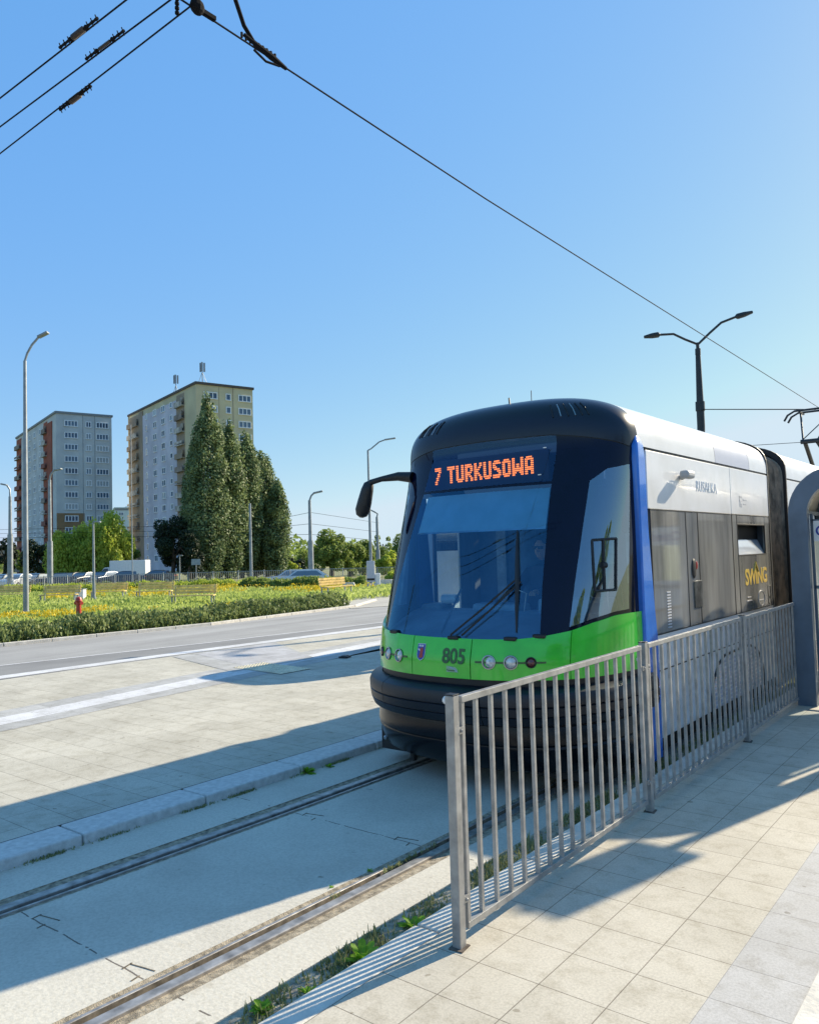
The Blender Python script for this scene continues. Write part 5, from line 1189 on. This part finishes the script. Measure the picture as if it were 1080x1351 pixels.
# ================================================================== CARS
def car_proto(kind, paint):
    t = thing('parked_car', (0, 0, 0), '', 'car', 'cars parked beyond the railing')
    Lc, Wc = 4.3, 1.75
    body = [(-2.15, .35), (-2.14, .72), (-2.05, .86), (-1.2, .95), (-.9, .97), (1.45, .98), (2.0, .92), (2.14, .75), (2.15, .35)]
    cab = [(-1.1, .94), (-.45, 1.38), (0, 1.45), (.9, 1.44), (1.35, 1.36), (1.95, .96)] if kind == 'hatch' else [(-1.0, .94), (-.35, 1.36), (0, 1.42), (.75, 1.40), (1.5, .99), (1.6, .96)]
    def ext(b, sec, w, wt, zt0, zt1, z0=None):
        n = len(sec); vs = []
        for sgn in (-1, 1):
            for x, z in sec: ww = L(w, wt, max(0, (z-zt0)/(zt1-zt0))); vs.append((x, sgn*ww/2, z))
        fs = [tuple(range(n)), tuple(range(2*n-1, n-1, -1))]+[(i, i+n, (i+1) % n+n, (i+1) % n) for i in range(n)]; b.add(vs, fs)
    b = MB(); ext(b, body+[(1.75, .22), (-1.75, .22)], Wc, Wc*.95, .35, 1.0); b.build('body', paint, t, bev=.05)
    b = MB(); ext(b, cab, Wc*.93, Wc*.70, .94, 1.45); cb = b.build('cabin', paint, t, bev=.03)
    b = MB()
    for sgn in (-1, 1):
        pts = [(x*.86+.02, z) for x, z in cab[1:-1]]; vs = [(cab[0][0]*.80, sgn*(Wc*.93/2+.004), .99), (cab[-1][0]*.80, sgn*(Wc*.93/2+.004), .99), (cab[-2][0]*.84, sgn*(Wc*.745/2+.012), 1.33), (cab[1][0]*.8, sgn*(Wc*.745/2+.012), 1.33)]
        b.add(vs, [(0, 1, 2, 3)])
    for (xa_, za), (xb_, zb_) in ((cab[0], cab[1]), (cab[-1], cab[-2])):
        s1 = 1 if xa_ > 0 else -1; b.add([(xa_+s1*.012, -.70, za+.05), (xa_+s1*.012, .70, za+.05), (xb_+s1*.03, .56, zb_-.03), (xb_+s1*.03, -.56, zb_-.03)], [(0, 1, 2, 3)])
    b.build('window', MT['winpane'], cb)
    for x in (-1.35, 1.35):
        for y in (-.80, .80):
            w = MB().tube([(x, y-.1, .32), (x, y+.1, .32)], .32, 18).build('wheel', MT['rubber'], t, smooth=True); MB().tube([(x, y-.11, .32), (x, y+.11, .32)], .18, 12).build('rim', MT['pole'], w)
    for y in (-.62, .62):
        MB().box((-2.12, y, .70), (.06, .32, .14)).build('headlight', MT['lens'], t, bev=.02); MB().box((2.10, y, .78), (.06, .26, .16)).build('tail_light', MT['red'], t, bev=.02)
    MB().box((-2.16, 0, .48), (.03, .5, .11)).build('number_plate', MT['plainwhite'], t)
    return t
paints = {'silver': mat('silver car paint', (.62, .63, .65), .3, .3, coat=.8), 'navy': mat('navy car paint', (.02, .035, .07), .3, .3, coat=.8), 'dark': mat('dark grey car paint', (.05, .055, .06), .3, .4, coat=.8), 'white': mat('white car paint', (.6, .6, .6), .3, coat=.8)}
def carset(o, m): 
    for c in o.children_recursive:
        if c.name.startswith(('body', 'cabin')): c.data = c.data.copy(); c.data.materials[0] = m
protos = {'hatch': car_proto('hatch', paints['dark']), 'sedan': car_proto('sedan', paints['navy'])}; used = set()
for px, d, kd, pnt, rz, lab in ((2, 82, 'hatch', 'navy', 1.45, 'dark blue car parked at the left edge behind the railing'), (23, 80, 'hatch', 'silver', 1.5, 'silver hatchback behind the lamp posts at the far left'), (46, 82, 'sedan', 'dark', 1.5, 'dark grey car parked second to the right of the left silver hatchback'),
        (76, 80, 'sedan', 'navy', .5, 'navy saloon parked right of the thick lamp post'), (93, 86, 'hatch', 'dark', 1.4, 'dark hatchback parked under the willow'), (110, 82, 'sedan', 'dark', 1.3, 'dark saloon seen left of the short park lamp'),
        (137, 82, 'hatch', 'navy', 1.3, 'navy hatchback seen right of the short park lamp'), (162, 80, 'sedan', 'navy', .35, 'dark blue saloon in front of the white van'), (205, 84, 'sedan', 'dark', .1, 'dark car mostly hidden behind the lawn right of the white van'),
        (398, 62, 'hatch', 'silver', .12, 'silver estate car driving behind the clipped hedge right of the poplars'), (383, 66, 'hatch', 'silver', .2, 'second silver car just left of the estate car')):
    o = protos[kd] if kd not in used else copy_tree(protos[kd]); used.add(kd); p = base(px, None, d); 
    if px > 350: p.z -= .30
    o.location = p; o.rotation_euler = (0, 0, PSI+rz); o['label'] = lab; carset(o, paints[pnt])
B = base(168, None, 90); t = thing('delivery_van', B, 'white box van parked behind the dark cars below the willows', 'van', None, PSI+.05)
MB().box((.3, 0, 1.55), (4.0, 2.0, 2.1)).build('cargo_box', MT['plainwhite'], t, bev=.05)
b = MB(); b.add([(-2.9, -.95, .4), (-1.72, -.95, .4), (-1.72, -.95, 1.9), (-2.3, -.95, 1.85), (-2.75, -.95, 1.2), (-2.95, -.95, 1.05), (-2.9, .95, .4), (-1.72, .95, .4), (-1.72, .95, 1.9), (-2.3, .95, 1.85), (-2.75, .95, 1.2), (-2.95, .95, 1.05)], [(0, 1, 2, 3, 4, 5), (11, 10, 9, 8, 7, 6)]+[(i, 6+i, 6+(i+1) % 6, (i+1) % 6) for i in range(6)]); b.build('driver_cab', MT['plainwhite'], t, bev=.03)
b = MB(); b.add([(-2.74, -.97, 1.2), (-1.85, -.97, 1.2), (-1.85, -.97, 1.75), (-2.3, -.97, 1.75)], [(0, 1, 2, 3)]); b.add([(-2.785, -.85, 1.25), (-2.785, .85, 1.25), (-2.37, .8, 1.8), (-2.37, -.8, 1.8)], [(0, 1, 2, 3)]); b.build('window', MT['winpane'], t)
for x in (-2.2, 1.5):
    for y in (-.85, .85): MB().tube([(x, y-.1, .36), (x, y+.1, .36)], .36, 16).build('wheel', MT['rubber'], t)
# ================================================================== LIGHT
AZ, EL = R_(14.0), R_(27.3)       # azimuth east of the track direction (+Y), elevation
sd = Vector((math.sin(AZ)*math.cos(EL), math.cos(AZ)*math.cos(EL), math.sin(EL)))
ld = bpy.data.lights.new('sun', 'SUN'); ld.energy = 5.0; ld.angle = R_(.55); ld.color = (1, .875, .66)
lo = bpy.data.objects.new('sun', ld); COL.objects.link(lo); lo.rotation_euler = sd.to_track_quat('Z', 'Y').to_euler(); lo.location = sd*50
wd = bpy.data.worlds.new('World'); sc.world = wd; wd.use_nodes = True; nt = wd.node_tree
sk = nt.nodes.new('ShaderNodeTexSky'); sk.sky_type = 'NISHITA'; sk.sun_disc = False; sk.sun_elevation = EL; sk.sun_rotation = AZ
sk.altitude = 0; sk.air_density = 1.0; sk.dust_density = .35; sk.ozone_density = 2.0
bg = nt.nodes['Background']; bg.inputs[1].default_value = .135
sx = nt.nodes.new('ShaderNodeSeparateXYZ'); nt.links.new(sk.outputs[0], sx.inputs[0]); cx_ = nt.nodes.new('ShaderNodeCombineXYZ')
for i, (a_, b_) in enumerate(((.235, .405), (1.13, .325))):      # clear air: an even, gently graded blue without a strong glow
    nt.links.new(mth(nt, 'MINIMUM', mth(nt, 'MULTIPLY_ADD', sx.outputs[i], b_, a_), (2.72, 3.32)[i]), cx_.inputs[i])
v = mth(nt, 'MULTIPLY', sx.outputs[2], 1.6); q = mth(nt, 'POWER', mth(nt, 'DIVIDE', v, 3.78), 4.0)
nt.links.new(mth(nt, 'DIVIDE', v, mth(nt, 'POWER', mth(nt, 'ADD', q, 1.0), .25)), cx_.inputs[2])
nt.links.new(cx_.outputs[0], bg.inputs[0])
sc.view_settings.view_transform = 'Standard'; sc.view_settings.look = 'None'; sc.view_settings.exposure = .86; sc.view_settings.gamma = 1
